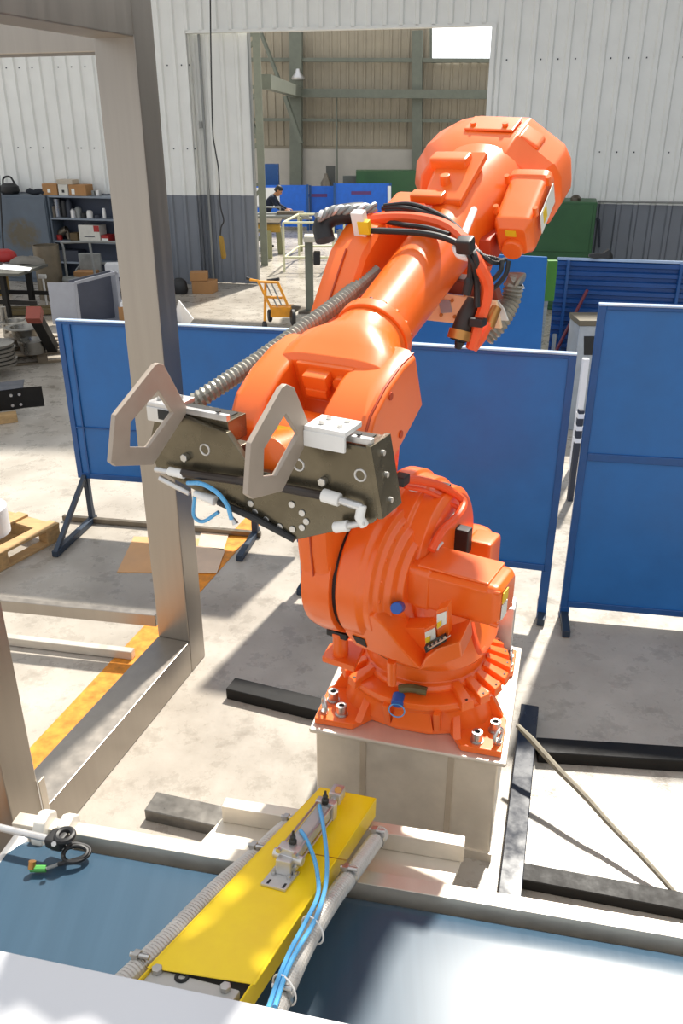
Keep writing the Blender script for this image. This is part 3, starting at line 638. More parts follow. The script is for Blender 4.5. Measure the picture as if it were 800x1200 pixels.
# tilting inner wrist and tool flange
TC = A_(1.53, .02, -.10); TN = RU
b = MB(); b._lathe(TC, RL, [(.095, .05), (.095, .10), (.08, .11), (-.05, .11), (-.065, .10), (-.065, .05)], 32); part(b, 'wrist_tilt', bevel=.005)
b = MB(); b.prism([TC + TN * .095 + UP * .09 + RL * .04, TC + TN * .095 + UP * .09 - RL * .03, TC + TN * .115 + UP * .065 - RL * .03, TC + TN * .115 + UP * .065 + RL * .04], (TN + UP) * .006); part(b, 'warning_label', YLABEL, smooth=0)
b = MB(); b.box(TC + TN * .09 + UP * .055, (.08, .10, .05), (TN, RL, UP)); part(b, 'tilt_cover', bevel=.012)

# ---- gripper
GF = 1.255
def G(x, z, n=0.): return W(GF + n, -x, z)
def gpx(x, y, n=0.): return rf(x, y, GF + n)
b = MB(); b.cyl(TC + TN * .08, G(-.03, 2.2, -.05), .09, n=28); part(b, 'tool_flange', ORANGE, bevel=.004)
GO = [(-.405, 2.13), (-.435, 2.20), (-.385, 2.335), (-.135, 2.30), (-.055, 2.205), (.045, 2.205), (.12, 2.335), (.312, 2.335), (.352, 2.15), (.335, 2.125), (.085, 2.012), (.04, 2.012)]
b = MB(); b.prism([G(x, z, -.022) for x, z in GO], RU * .022); gp = part(b, 'gripper_plate', BLACKP, bevel=.003)
def gpart(b, name, m, bevel=0, **k): return part(b, name, m, bevel=bevel, parent=gp, **k)
b = MB(); b.prism([G(x, z, -.05) for x, z in ((-.30, 2.115), (.30, 2.10), (.085, 2.02), (.04, 2.02))], RU * .03); gpart(b, 'stiffener_plate', BLACKP, .003)
for x0, x1, z in ((-.40, -.145, 2.325), (.115, .31, 2.335)):
    b = MB(); b.prism([G(x0, z - .07, -.115), G(x1, z - .07, -.115), G(x1, z, -.115), G(x0, z, -.115)], RU * .092); gpart(b, 'rail_housing', BLACKP, .004)
    b = MB(); b.prism([G(x0 + .02, z + .0005, -.10), G(x1 - .02, z + .0005, -.10), G(x1 - .02, z + .0005, -.055), G(x0 + .02, z + .0005, -.055)], UP * .002); gpart(b, 'rail_slot', BLACKTOP, 0, smooth=0)
    b = MB(); b.box(G((x0 + x1) / 2 + .03, z + .012, -.02), ((x1 - x0) * .8, .018, .018), (-RL, RU, UP)); gpart(b, 'guide_rail', ALU, .002)
    b = MB(); b.box(G(x1 - .03, z + .026, -.02), (.012, .010, .004), (-RL, RU, UP)); gpart(b, 'rail_screw', BLACKTOP)
b = MB(); b.prism([G(.326, 2.342, -.115), G(.366, 2.145, -.115), G(.350, 2.14, -.115), G(.310, 2.342, -.115)], RU * .117); gpart(b, 'end_plate', BLACKP, .002)
for z in (2.31, 2.25, 2.18):
    x = .366 - (z - 2.145) * .203 - .012; b = MB(); b.cyl(G(x - .01, z, -.05), G(x + .02, z, -.05), .008, n=10); gpart(b, 'end_screw', ZINC)
# fingers
def finger(outer, hole, s, th):
    b = MB(); b.holed([rs(x, y, s) for x, y in outer], [[rs(x, y, s) for x, y in hole]], RL * th); return gpart(b, 'gripper_finger', GREYP, .003, seg=2)
S2, S1 = -.135, .285
finger([(336, 450), (345, 454), (366, 506), (331, 576), (297, 585), (290, 580), (294, 520), (330, 455)], [(335, 485), (350.5, 509), (324, 557), (309, 559), (310, 526)], S2, .016)
finger([(186, 425.6), (192, 427), (221, 481), (180, 545), (136, 546.4), (130, 542), (135, 487), (182, 427.6)], [(185.6, 457.6), (203, 484), (173.6, 524.4), (152.6, 524.4), (153.6, 495)], S1, .016)
b = MB(); b.prism([W(GF + .0245, S1 + .035, 2.312), W(GF + .0245, S1 + .075, 2.312), W(GF + .0245, S1 + .075, 2.342), W(GF + .0245, S1 + .035, 2.342)], RU * .002); gpart(b, 'rail_slot', BLACKTOP, 0, smooth=0)
for s0, s1_, z, m in ((S2, S2 - .125, 2.362, WHITEP), (S1 + .016, S1 + .12, 2.345, ALU)):
    b = MB(); b.prism([W(GF - .075, s0, z), W(GF + .02, s0, z - .004), W(GF + .02, s1_, z - .004), W(GF - .075, s1_, z)], UP * .016); br = gpart(b, 'finger_bracket', m, .003)
    b = MB(); b.prism([W(GF + .012, s0, z - .045), W(GF + .012, s1_, z - .045), W(GF + .012, s1_, z), W(GF + .012, s0, z)], RU * .012); gpart(b, 'finger_bracket', m, .003)
    for i, (df, k) in enumerate(((-.05, .3), (-.05, .75), (-.01, .3), (-.01, .75))):
        b = MB(); b.cyl(W(GF + df, s0 + (s1_ - s0) * k, z + .014), W(GF + df, s0 + (s1_ - s0) * k, z + .021), .008, n=10); gpart(b, 'bracket_screw', ZINC)
b = MB(); b.cyl(W(GF - .03, S2 + .05, 2.33), W(GF - .03, S2, 2.33), .016); gpart(b, 'push_rod', WHITEP)
# screws, bosses, tubes and fittings on the front face
for x, y in ((372, 562), (352, 590), (338, 600)): pass
for x, y, r in ((219, 535, .014), (380, 563, .014)):
    P = gpx(x, y); b = MB(); b.cyl(P, P + RU * .018, r, n=6); gpart(b, 'hex_bolt', ZINC, .002, seg=1)
for x, y in ((240, 527), (422, 557), (350, 545)):
    P = gpx(x, y); b = MB(); b.ring(P, RU, .016, .003, 18, 6); gpart(b, 'insert_ring', ALU)
for x, y in ((294, 590), (299, 600), (312, 609), (328, 617), (343, 620), (354, 618), (359, 611), (354, 601), (342, 591)):
    P = gpx(x, y); b = MB(); b.cyl(P, P + RU * .004, .0105, n=12); gpart(b, 'plate_screw', ZINC, .001, seg=1)
b = MB(); b.tube([gpx(214, 554, .03), gpx(300, 566, .03), gpx(385, 582, .03)], .013, 10); gpart(b, 'air_tube', mat('brown_black_tube', '#2b211a', .35))
b = MB(); b.tube([gpx(256, 588, .02), gpx(300, 608, .015), gpx(345, 632, .0)], .011, 10); gpart(b, 'air_tube', BLACK)
def fitting(pts, r, m): b = MB(); b.tube(pts, r, 12); return gpart(b, 'elbow_fitting', m, .002, seg=1)
fitting([gpx(378, 580, .03), gpx(398, 586, .03)], .019, WHITEP); fitting([gpx(398, 586, .03), gpx(416, 592, .03), gpx(423, 594, .02)], [.011, .012, .012], ALU)
fitting([gpx(424, 592, .02), gpx(421, 606, .03), gpx(427, 616, .025)], .014, WHITEP); fitting([gpx(392, 618, .03), gpx(408, 616, .03)], .016, WHITEP); fitting([gpx(408, 616, .03), gpx(428, 612, .03)], .010, ALU)
fitting([gpx(198, 552, .03), gpx(216, 556, .03)], .014, WHITEP); fitting([gpx(182, 550, .03), gpx(198, 553, .03)], .009, ALU); fitting([gpx(187, 560, .03), gpx(206, 570, .03), gpx(222, 578, .03)], .009, ALU); fitting([gpx(228, 578, .025), gpx(252, 587, .025)], [.011, .016], WHITEP)
b = MB(); b.tube(smooth_path([gpx(220, 566, .03), gpx(236, 567, .05), gpx(254, 577, .06), gpx(266, 592, .05), gpx(271, 608, .04)], 6), .007, 8); gpart(b, 'blue_air_tube', LBLUE)
b = MB(); b.tube(smooth_path([gpx(228, 582, .02), gpx(227, 604, .0), gpx(238, 611, -.02), gpx(256, 600, -.03)], 6), .006, 8); gpart(b, 'blue_air_tube', LBLUE)
b = MB(); b.tube([gpx(272, 606, .03), gpx(276, 614, .03)], [.004, .010], 10); gpart(b, 'tube_tip', ALU)
b = MB(); b.box(gpx(276, 524, -.05), (.07, .05, .035), (-RL, RU, UP)); gpart(b, 'cylinder_head', DSTEEL, .006)

# ---- dress pack
def corrugated(pts, r, step=.017, n=16):
    pts = resample(smooth_path(pts, 14), step / 2); b = MB(); b.tube(pts, [r if i % 2 else r * .82 for i in range(len(pts))], n); return b
part(corrugated([rs(198, 496, .44), rs(220, 477, .40), rs(250, 457, .34), rs(300, 424, .28), rs(350, 389, .23), rs(400, 352, .18), rs(440, 318, .17)], .030), 'corrugated_conduit', CONDUIT, smooth=0)
part(corrugated([A_(.42, -.28, -.16), rf(603, 330, -.05), rf(598, 352, -.04), rf(584, 378, .02), rf(566, 398, .05)], .040), 'corrugated_conduit', CONDUIT, smooth=0)
part(corrugated([W(.18, .36, 2.79), W(.0, .42, 2.86), W(-.1, .52, 2.86)], .001, step=.05), 'hose_core', BLACK) if False else None
# elbow hose at the top of the lower arm
p = smooth_path([rs(381, 282, .36), rs(378, 265, .38), rs(388, 254, .36), rs(410, 250, .30), rs(425, 249, .27)], 8); b = MB(); b.tube(p, .036, 14); part(b, 'elbow_hose', BLACK)
tw = smooth_path([rs(372, 255, .37), rs(390, 247, .34), rs(412, 246, .28), rs(440, 243, .22)], 10)
for ph in range(3):
    q_ = [];
    for i, P in enumerate(tw):
        t_ = (tw[min(i + 1, len(tw) - 1)] - tw[max(i - 1, 0)]).normalized(); x = t_.cross(UP).normalized(); y = x.cross(t_); a = i * .55 + ph * 2.09
        q_.append(P + (x * cos(a) + y * sin(a)) * .010)
    b = MB(); b.tube(q_, .009, 8); part(b, 'twisted_cable', GTUBE if ph else ALU)
# cable clamp bracket at the elbow
b = MB(); b.box(rs(422, 263, .22), (.035, .05, .10), (AT, RL, AN)); part(b, 'connector_block', WHITEP, bevel=.006)
b = MB(); b.box(rs(427, 266, .20), (.025, .045, .05), (AT, RL, AN)); part(b, 'connector_face', YLABEL, bevel=.004)
b = MB(); b.prism([rs(428, 282, .19), rs(452, 266, .17), rs(442, 283, .17), rs(424, 293, .19)], RL * .02); part(b, 'connector_shroud', WLABEL, bevel=.002)
# cables that cross the arm and drop on its right
def cab(px_, r, m, nm='cable'):
    b = MB(); b.tube(smooth_path([P if isinstance(P, V) else A_(*P) for P in px_], 7), r, 8); return part(b, nm, m)
def ta(x, y, n, s=None):   # point on the plane lying n above the arm axis
    return atp(x, y, A_(0, 0, n), AN)
cab([ta(428, 258, .14), ta(460, 255, .145), ta(495, 257, .15), ta(525, 266, .15), ta(548, 286, .14), rf(562, 312, .38), rf(571, 335, .34), rf(567, 360, .33), rf(560, 380, .33), rf(552, 408, .33)], .021, ORANGE2, 'orange_hose')
cab([ta(430, 270, .145), ta(460, 271, .15), ta(492, 273, .155), ta(518, 278, .15), ta(540, 288, .14), rf(553, 305, .40), rf(558, 330, .36), rf(559, 360, .36)], .011, BLACK)
cab([ta(448, 244, .14), ta(475, 244, .15), ta(505, 252, .155), ta(530, 268, .15), ta(547, 285, .145), rf(556, 300, .40), rf(561, 325, .37)], .010, BLACK)
cab([ta(450, 241, .15), ta(480, 239, .16), ta(508, 248, .165), ta(535, 265, .155), rf(560, 296, .36), rf(578, 303, .3), rf(590, 306, .2)], .008, BLACK)
cab([ta(452, 247, .135), ta(480, 247, .145), ta(508, 256, .15), ta(532, 270, .145), rf(566, 300, .36), rf(580, 308, .3), rf(592, 304, .22)], .008, BLACK)
cab([ta(446, 258, .13), ta(470, 263, .14), ta(500, 267, .15), ta(526, 275, .15)], .009, BLACK)
cab([rf(588, 306, .28), rf(586, 318, .3), rf(574, 330, .32), rf(560, 332, .34)], .008, BLACK)
cab([rf(596, 306, .26), rf(592, 322, .28), rf(578, 338, .3), rf(566, 342, .32)], .008, BLACK)
cab([rf(552, 300, .39), rf(550, 325, .38), rf(546, 345, .38)], [.010] * 8 + [.016] * 7, BLACK)
b = MB(); b.box(rf(545, 287, .43), (.05, .055, .05), (AT, RL, AN)); part(b, 'cable_tie_block', BLACK, bevel=.01)
b = MB(); b.tube([ta(541, 281, .13), ta(555, 246, .13)], .013, 12); part(b, 'guide_pin', WHITEP)
b = MB(); b.tube(smooth_path([ta(533, 290, .12), ta(538, 299, .12), ta(550, 303, .12)], 5), .012, 10); part(b, 'guide_pin', WHITEP)
b = MB(); b.box(rf(560, 377, .345), (.05, .05, .03), (RL, RU, UP)); part(b, 'hose_clip', BLACK, bevel=.006)
b = MB(); b.tube([rf(556, 352, .30), rf(546, 372, .33), rf(539, 390, .35)], [.028, .034, .034], 16); tb = part(b, 'torch_sleeve', mat('dark_brown_sleeve', '#2a1f1a', .5))
b = MB(); b.tube([rf(540, 387, .35), rf(537, 398, .36)], .041, 18); part(b, 'brass_collar', mat('brass', '#b9854a', .35, .8), parent=tb)
b = MB(); b.tube([rf(537.2, 397.5, .361), rf(536.8, 399, .362)], .030, 18); part(b, 'sleeve_bore', BLACKTOP, parent=tb)
b = MB(); b.tube([rf(539, 399, .33), rf(536, 408, .33)], [.02, .012], 10); part(b, 'rubber_tip', BLACK, parent=tb)
b = MB(); b.tube([rf(582, 360, .22), rf(576, 372, .24), rf(572, 384, .26)], [.018, .022, .02], 12); part(b, 'brass_fitting', MATS['brass'])
b = MB(); b.tube([rf(572, 380, .26), rf(562, 396, .3), rf(553, 409, .32)], [.016, .022, .018], 12); part(b, 'orange_hose', ORANGE2)
# terminal box under the arm
def quad(pts, f, off, nm, m, bev=.003): b = MB(); b.prism([rf(x, y, f) for x, y in pts], RU * off); return part(b, nm, m, bevel=bev)
tbx = quad([(500, 340), (583, 352), (589, 384), (500, 374)], .12, .02, 'terminal_box', COPPER)
quad([(508, 324), (580, 338), (584, 352), (498, 340)], .11, -.05, 'box_lid', DKRED)
quad([(513, 350), (527, 352), (530, 366), (517, 367)], .142, .003, 'box_window', GLIGHT, .001)
for x, y in ((530, 352), (533, 371), (517, 369), (545, 345)):
    P = rf(x, y, .14); b = MB(); b.cyl(P, P + RU * .006, .007, n=8); part(b, 'box_screw', mat('brass', '', 0), parent=tbx)
quad([(516, 318), (562, 324), (590, 362), (595, 376), (560, 374), (550, 350), (516, 332)], .06, -.01, 'backing_plate', WLABEL, .001)
# shoulder hoses looping over the turret
def tl(pts, r, m, nm): b = MB(); b.tube(smooth_path([rs(x, y, s) for x, y, s in pts], 7), r, 10); return part(b, nm, m)
tl([(470, 562, .0), (490, 563, -.03), (515, 569, -.08), (535, 580, -.13), (543, 590, -.16), (536, 605, -.17), (518, 622, -.16), (505, 645, -.15)], .017, ORANGE2, 'orange_hose')
tl([(474, 570, .02), (500, 576, -.05), (525, 589, -.11), (537, 598, -.14), (524, 616, -.14), (510, 634, -.14)], .010, ORANGE2, 'orange_hose')
tl([(480, 573, .02), (505, 580, -.04), (524, 594, -.09), (530, 604, -.12), (515, 625, -.13), (508, 642, -.13)], .008, WHITEP, 'white_cable')
for x, y, s in ((470, 562, .0), (519, 573, -.07)):
    b = MB(); b.box(rs(x, y, s), (.06, .05, .04), (RU, RL, UP)); part(b, 'hose_clip', BLACK, bevel=.006)
b = MB(); b.bar(rs(516, 576, -.05), rs(510, 596, -.03), .035, .008); part(b, 'clip_strap', BLACK)
tl([(520, 652, -.14), (512, 644, -.14), (518, 636, -.14)], .006, WHITEP, 'white_cable')
b = MB(); b.box(base_xy(.31, .38, .78), (.13, .12, .34), (PX_, PY_, UP)); part(b, 'connection_box', ALU, bevel=.008)
# blue cable plug on the base front
P = base_xy(-.07, -.29, .80); b = MB(); b.cyl(P, P - PY_ * .05 - UP * .02, .028); part(b, 'blue_end_plug', BLUEPLUG, bevel=.006)
b = MB(); b.ring(P - PY_ * .05 - UP * .05, PY_, .035, .003, 20, 6); part(b, 'plug_tether', LBLUE)
b = MB(); b.tube(smooth_path([P + UP * .03, P + PX_ * .05 + UP * .045, P + PX_ * .12 + UP * .04], 5), .02, 8); part(b, 'grease_hose', mat('grimy_olive_seal', '', 0))
# cable running down at the right of the base
tl([(552, 730, -.30), (556, 748, -.33), (562, 764, -.36), (568, 760, -.36)], .012, ORANGE2, 'orange_hose')
# ================================================================ conveyor in front of the pedestal
ZB = .55
CX_, CY_, _ = axes(radians(-11.8))
C0 = at(440, 1047, ZB); C0.z = 0     # on the far edge of the belt
def cp(x, y, z): return C0 + CX_ * x + CY_ * y + UP * z
conv = thing('belt_conveyor', 'flat conveyor with glossy blue grey belt before the robot pedestal', 'conveyor', cp(0, -.5, 0))
def cpart(b, name, m, bevel=0, parent=conv, **k): return b.done(name, m, parent, bevel=bevel, **k)
XL, XR = -1.62, 1.9
prof = [(-.72, ZB), (-.30, ZB), (-.12, ZB - .001), (-.06, ZB - .005), (-.03, ZB - .014), (-.008, ZB - .035), (0, ZB - .07)]
b = MB(); b.loft([[cp(x, y, z) for y, z in prof] + [cp(x, y - .01, z - .03) for y, z in prof[::-1]] for x in [XL + .2 + (XR - XL - .2) * i / 30 for i in range(31)]]); cpart(b, 'belt', BELT, smooth=40)
b = MB(); b.prism([cp(XL + .15, .012, .36), cp(XR, .012, .36), cp(XR, .075, .36), cp(XL + .15, .075, .36)], UP * (.575 - .36)); cpart(b, 'side_rail', STEELH, .004)
b = MB(); b.prism([cp(XL + .1, -.76, .36), cp(XR, -.76, .36), cp(XR, -.73, .36), cp(XL + .1, -.73, .36)], UP * .2); cpart(b, 'side_rail', STEELH, .004)
for x in (-1.3, .95, 1.8):
    for y in (.04, -.74): b = MB(); b.box(cp(x, y, .18), (.06, .06, .36), (CX_, CY_, UP)); cpart(b, 'leg', STEELH, .004)
b = MB(); b.cyl(cp(XL + .2, .0, ZB - .05), cp(XL + .2, -.72, ZB - .05), .048, n=24); cpart(b, 'end_roller', ALU)
for x in (-1.36, -1.26):
    b = MB(); b.prism([cp(x, -.04, .45), cp(x, .09, .45), cp(x, .09, .60), cp(x, .05, .63), cp(x, .0, .62), cp(x, -.04, .56)], CX_ * .05); cpart(b, 'bearing_plate', mat('white_bearing_plate', '#e8e4da', .4), .008)
# mounting channel and plate behind the rail
q0, q1 = at(259, 945, .60), at(544, 992, .60); q0.z = q1.z = 0; D_ = (q1 - q0).normalized(); E_ = V((-D_.y, D_.x, 0)); LL = (q1 - q0).length
b = MB(); b.prism([q0 + UP * .515, q1 + UP * .515, q1 + E_ * .055 + UP * .515, q0 + E_ * .055 + UP * .515], UP * .085); cpart(b, 'mounting_channel', STEELH, .005)
p0, p1 = at(221, 1003, .51), at(523, 1055, .51)
b = MB(); b.prism([V((p0.x, p0.y, .50)), V((p1.x, p1.y, .50)), q1 + UP * .50 + E_ * .05, q0 + UP * .50 + E_ * .05], UP * .015); cpart(b, 'mounting_plate', STEELH, .002, seg=1)
for x in (.1, LL - .12): b = MB(); b.box(q0 + D_ * x + UP * .25, (.06, .05, .5), (D_, E_, UP)); cpart(b, 'channel_leg', STEELH, .004)
# sensor arm over the belt end
r0, r1 = at(-8, 968, .63), at(66, 985, .63)
b = MB(); b.tube([r0 - (r1 - r0), r0, r1], .014, 12); sr = cpart(b, 'sensor_rod', ALU)
b = MB(); b.bar(at(60, 992, .63), at(74, 976, .63), .075, .05); cpart(b, 'sensor_clamp', BLACK, .014)
b = MB(); b.ring(at(76, 979, .655), UP, .030, .012); cpart(b, 'clamp_ring', BLACK)
b = MB(); b.cyl(at(63, 989, .66), at(63, 989, .668), .010, n=6); cpart(b, 'clamp_screw', ZINC)
b = MB(); lp = smooth_path([at(*p) for p in ((76, 992, .62), (88, 989, .60), (103, 993, .585), (104, 1001, .58), (92, 1009, .58), (78, 1009, .585), (74, 1002, .59), (79, 994, .60), (92, 991, .60), (102, 996, .59), (98, 1004, .585), (80, 1010, .58), (68, 1013, .575))], 6); b.tube(lp, .0085, 8); cpart(b, 'sensor_cable', BLACK)
b = MB(); b.tube([at(68, 1013, .575), at(54, 1018, .572)], .007, 8); cpart(b, 'cable_sleeve', GTUBE)
b = MB(); b.tube([at(54, 1018, .572), at(36, 1018, .572)], .013, 8); gcn = cpart(b, 'green_connector', mat('green_plastic', '#4f9a4a', .4))
b = MB(); b.tube([at(37, 1018, .575), at(38, 1009, .60)], .014, 10); cpart(b, 'brass_plug', mat('brass', '', 0))

# ---------------------------------------------------------------- yellow arm across the belt
FLc, FRc, NLc, NRc = at(375, 922, .70), at(441, 935, .70), at(172, 1133, .88), at(299, 1153, .88)
YX = ((FRc - FLc).normalized() + (NRc - NLc).normalized()).normalized()
AXv = (((FLc + FRc) - (NLc + NRc)) / 2).normalized(); YN = YX.cross(AXv).normalized()
if YN.z < 0: YN = -YN
arm = thing('yellow_diverter_arm', 'yellow painted steel arm lying across the blue grey belt', 'machine arm', V((FLc + FRc) / 2).xy.to_3d())
YC = (FLc + FRc + NLc + NRc) / 4
def apx(x, y, n=0.): return atp(x, y, YC + YN * n, YN)
def yp(b, name, m, bevel=0, parent=arm, **k): return b.done(name, m, parent, bevel=bevel, **k)
T = .006
c = [apx(172, 1133), apx(299, 1153), apx(441, 935), apx(375, 922)]
b = MB(); b.prism(c, YN * -T); yp(b, 'top_plate', YELLOW, .002, seg=1)
for i, j in ((1, 2), (0, 3)):
    e = (c[1] - c[0]).normalized() * (T if i == 1 else -T)
    b = MB(); ci = c[i] - AXv * .2; b.prism([ci, c[j], c[j] - YN * .085, ci - YN * .085], -e if i == 1 else -e); yp(b, 'side_flange', YELLOW, .002, seg=1)
b = MB(); b.prism([c[3], c[2], c[2] - YN * .085, c[3] - YN * .085], AXv * -T); yp(b, 'end_flange', YELLOW, .002, seg=1)
b = MB(); b.bar(apx(352, 998, .0005), apx(406, 1008, .0005), .004, .002, YN); yp(b, 'plate_seam', mat('ochre_seam', '#a8770c', .5), 0, smooth=0)
b = MB(); b.prism([c[0] - YN * .08 + AXv * .03 + YX * .02, c[1] - YN * .08 + AXv * .03 - YX * .02, c[1] - YN * .008 + AXv * .03 - YX * .02, c[0] - YN * .008 + AXv * .03 + YX * .02], AXv * .01); yp(b, 'inner_web', BLACKTOP, 0)
# grey hinge block in the open near end
g = [apx(181, 1132, -.012), apx(285, 1156, -.012)]
b = MB(); b.prism([g[0] - AXv * .004, g[1] - AXv * .012, g[1] - AXv * .26, g[0] - AXv * .26], YN * -.05); hb = yp(b, 'hinge_block', mat('light_grey_casting', '#b9b7b2', .45, .2), .008)
for x, y in ((184, 1139), (264, 1160)):
    P = apx(x, y, -.012); b = MB(); b.cyl(P, P + YN * .016, .017, n=6); yp(b, 'hex_bolt', ZINC, .003, parent=hb)
P = apx(213, 1145, -.011); b = MB(); b.ring(P, YN, .016, .006, 20, 6); yp(b, 'bolt_recess', BLACKTOP, 0, parent=hb)
# pneumatic cylinder on the arm
Pm = lambda x, y, n: apx(x, y, n)
b = MB(); b.prism([Pm(305, 1038, .001), Pm(334, 1046, .001), Pm(351, 1024, .001), Pm(322, 1017, .001)], YN * .010); mp_ = yp(b, 'foot_plate', ALU, .002)
for x, y in ((315, 1033), (333, 1038)):
    b = MB(); b.box(Pm(x, y, .0112), (.008, .022, .002), (YX, AXv, YN)); yp(b, 'slot', BLACKTOP, 0, parent=mp_, smooth=0)
for x, y in ((320, 1024), (338, 1029), (327, 1020), (345, 1024)):
    P = Pm(x, y, .011); b = MB(); b.cyl(P, P + YN * .010, .008, n=8); yp(b, 'bolt', ZINC, .001, parent=mp_)
b = MB(); b.prism([Pm(322, 1024, .01), Pm(340, 1028, .01), Pm(346, 1018, .01), Pm(328, 1014, .01)], YN * .055); yp(b, 'clevis_block', ALU, .005)
CA, CB = Pm(338, 1004, .055), Pm(383, 946, .055)
cd_ = (CB - CA).normalized(); cx = cd_.cross(YN).normalized()
b = MB(); b.cyl(CA - cx * .055, CA + cx * .055, .017, n=16); yp(b, 'pivot_pin', ALU, .003)
def crate(P, Q, w_, h_): b = MB(); b.bar(P, Q, w_, h_, YN); return b
yp(crate(CA - cd_ * .012, CA + cd_ * .03, .078, .07), 'rear_cap', ALU, .006)
yp(crate(CA + cd_ * .03, CB - cd_ * .025, .056, .052), 'cylinder_barrel', mat('anodised_barrel', '#b5b4b1', .35, .2), .012, seg=3)
yp(crate(CB - cd_ * .025, CB + cd_ * .01, .078, .07), 'front_cap', ALU, .006)
for sx in (-1, 1):
    for sy in (-1, 1):
        o_ = cx * (.030 * sx) + YN * (.027 * sy); b = MB(); b.cyl(CA + o_, CB + o_, .0045, n=8); yp(b, 'tie_rod', ZINC, 0)
        b = MB(); b.cyl(CA + o_ - cd_ * .022, CA + o_ - cd_ * .010, .009, n=6); yp(b, 'tie_nut', ZINC, 0)
b = MB(); b.cyl(CB, Pm(393, 934, .055), .011, n=14); yp(b, 'piston_rod', ZINC, 0)
yp(crate(Pm(391, 937, .055), Pm(398, 925, .055), .05, .05), 'rod_clevis', ALU, .010)
b = MB(); b.cyl(Pm(396, 926, .0), Pm(396, 926, .088), .014, n=14); yp(b, 'clevis_pin', mat('brass', '', 0), .002)
for P in (CA + cd_ * .03, CB - cd_ * .02):
    b = MB(); b._lathe(P + YN * .03, YN, [(0, .014), (.015, .014), (.02, .010), (.03, .010), (.034, .006), (.05, .004)], 12); yp(b, 'port_fitting', mat('dark_fitting', '#3a3833', .4, .5), 0)
def atube(pts, nm, m, r): b = MB(); b.tube(smooth_path([apx(*p) for p in pts], 8), r, 8); return yp(b, nm, m, 0)
atube([(374, 944, .09), (377, 958, .09), (381, 985, .07), (383, 1015, .05), (380, 1045, .035), (368, 1080, .02), (350, 1110, .02), (335, 1140, .02), (322, 1180, .02)], 'air_tube', LBLUE, .0075)
atube([(352, 973, .09), (358, 982, .085), (367, 1003, .06), (372, 1025, .045), (372, 1050, .03), (357, 1082, .02), (342, 1110, .02), (328, 1142, .02), (314, 1182, .02)], 'air_tube', LBLUE, .0075)
def hose(pts, r, nm):
    P = resample(smooth_path([apx(*p) for p in pts], 16), .006); b = MB(); b.tube(P, [r if i % 2 else r * .93 for i in range(len(P))], 16); return yp(b, nm, CONDL, 0, smooth=0)
hl = hose([(130, 1165, -.03), (160, 1137, -.03), (205, 1093, -.035), (255, 1042, -.04), (300, 1003, -.05), (330, 975, -.06), (350, 962, -.07)], .034, 'clear_hose')
hr = hose([(322, 1190, -.04), (338, 1150, -.04), (362, 1100, -.04), (388, 1056, -.05), (412, 1024, -.06), (436, 990, -.07), (447, 976, -.08)], .031, 'clear_hose')
def clampring(p, par, ax=None):
    P = apx(*p); b = MB(); b._lathe(P - AXv * .008, AXv, [(0, .033), (.016, .033)], 24); k = yp(b, 'hose_clamp', ZINC, 0, parent=par)
    b = MB(); b.box(P + YN * .04 - YX * .01, (.02, .026, .02), (YX, AXv, YN)); b.cyl(P + YN * .04 - YX * .03, P + YN * .04 + YX * .03, .008, n=8); yp(b, 'clamp_screw', ZINC, .001, parent=par)
for p in ((164, 1133, -.03), (300, 1003, -.05), (338, 969, -.062)): clampring(p, hl)
for p in ((330, 1170, -.04), (408, 1029, -.06), (441, 984, -.075)): clampring(p, hr)
for p, r in (((366, 1090, -.02), .045), ((333, 1160, -.02), .045)):
    b = MB(); b.ring(apx(*p), AXv + YX * .3, r, .003, 28, 6); yp(b, 'cable_tie', WHITEP, 0, parent=hr)

# ---------------------------------------------------------------- bright cover sheet in the foreground
k0, k1 = at(-40, 1105, 1.0), at(470, 1212, 1.0); k0.z = k1.z = 0; kd = (k1 - k0).normalized(); kn = V((kd.y, -kd.x, 0))
cov = thing('cover_sheet', 'pale smooth sheet metal cover in front of the yellow arm', 'cover', k0 + kn * .4)
WC = mat('pale_satin_cover', '#d7d8dc', .3, .1, var=0, rvar=0)
b = MB(); b.prism([k0 - kd * .6 + UP * .985, k1 + kd * .1 + UP * .985, k1 + kd * .1 + kn * 1.0 + UP * .985, k0 - kd * .6 + kn * 1.0 + UP * .985], UP * .015); cov_t = b.done('cover_top', WC, cov, bevel=.004)
b = MB(); b.prism([k0 - kd * .6 + UP * .955, k1 + kd * .1 + UP * .955, k1 + kd * .1 + kn * .01 + UP * .955, k0 - kd * .6 + kn * .01 + UP * .955], UP * .035); b.done('cover_skirt', WC, cov)
for a_, c_ in ((-.55, .03), (-.55, .95), (1.12, .03), (1.12, .95)):
    b = MB(); b.box(k0 + kd * a_ + kn * c_ + UP * .49, (.05, .05, .98), (kd, kn, UP)); b.done('leg', STEELH, cov)
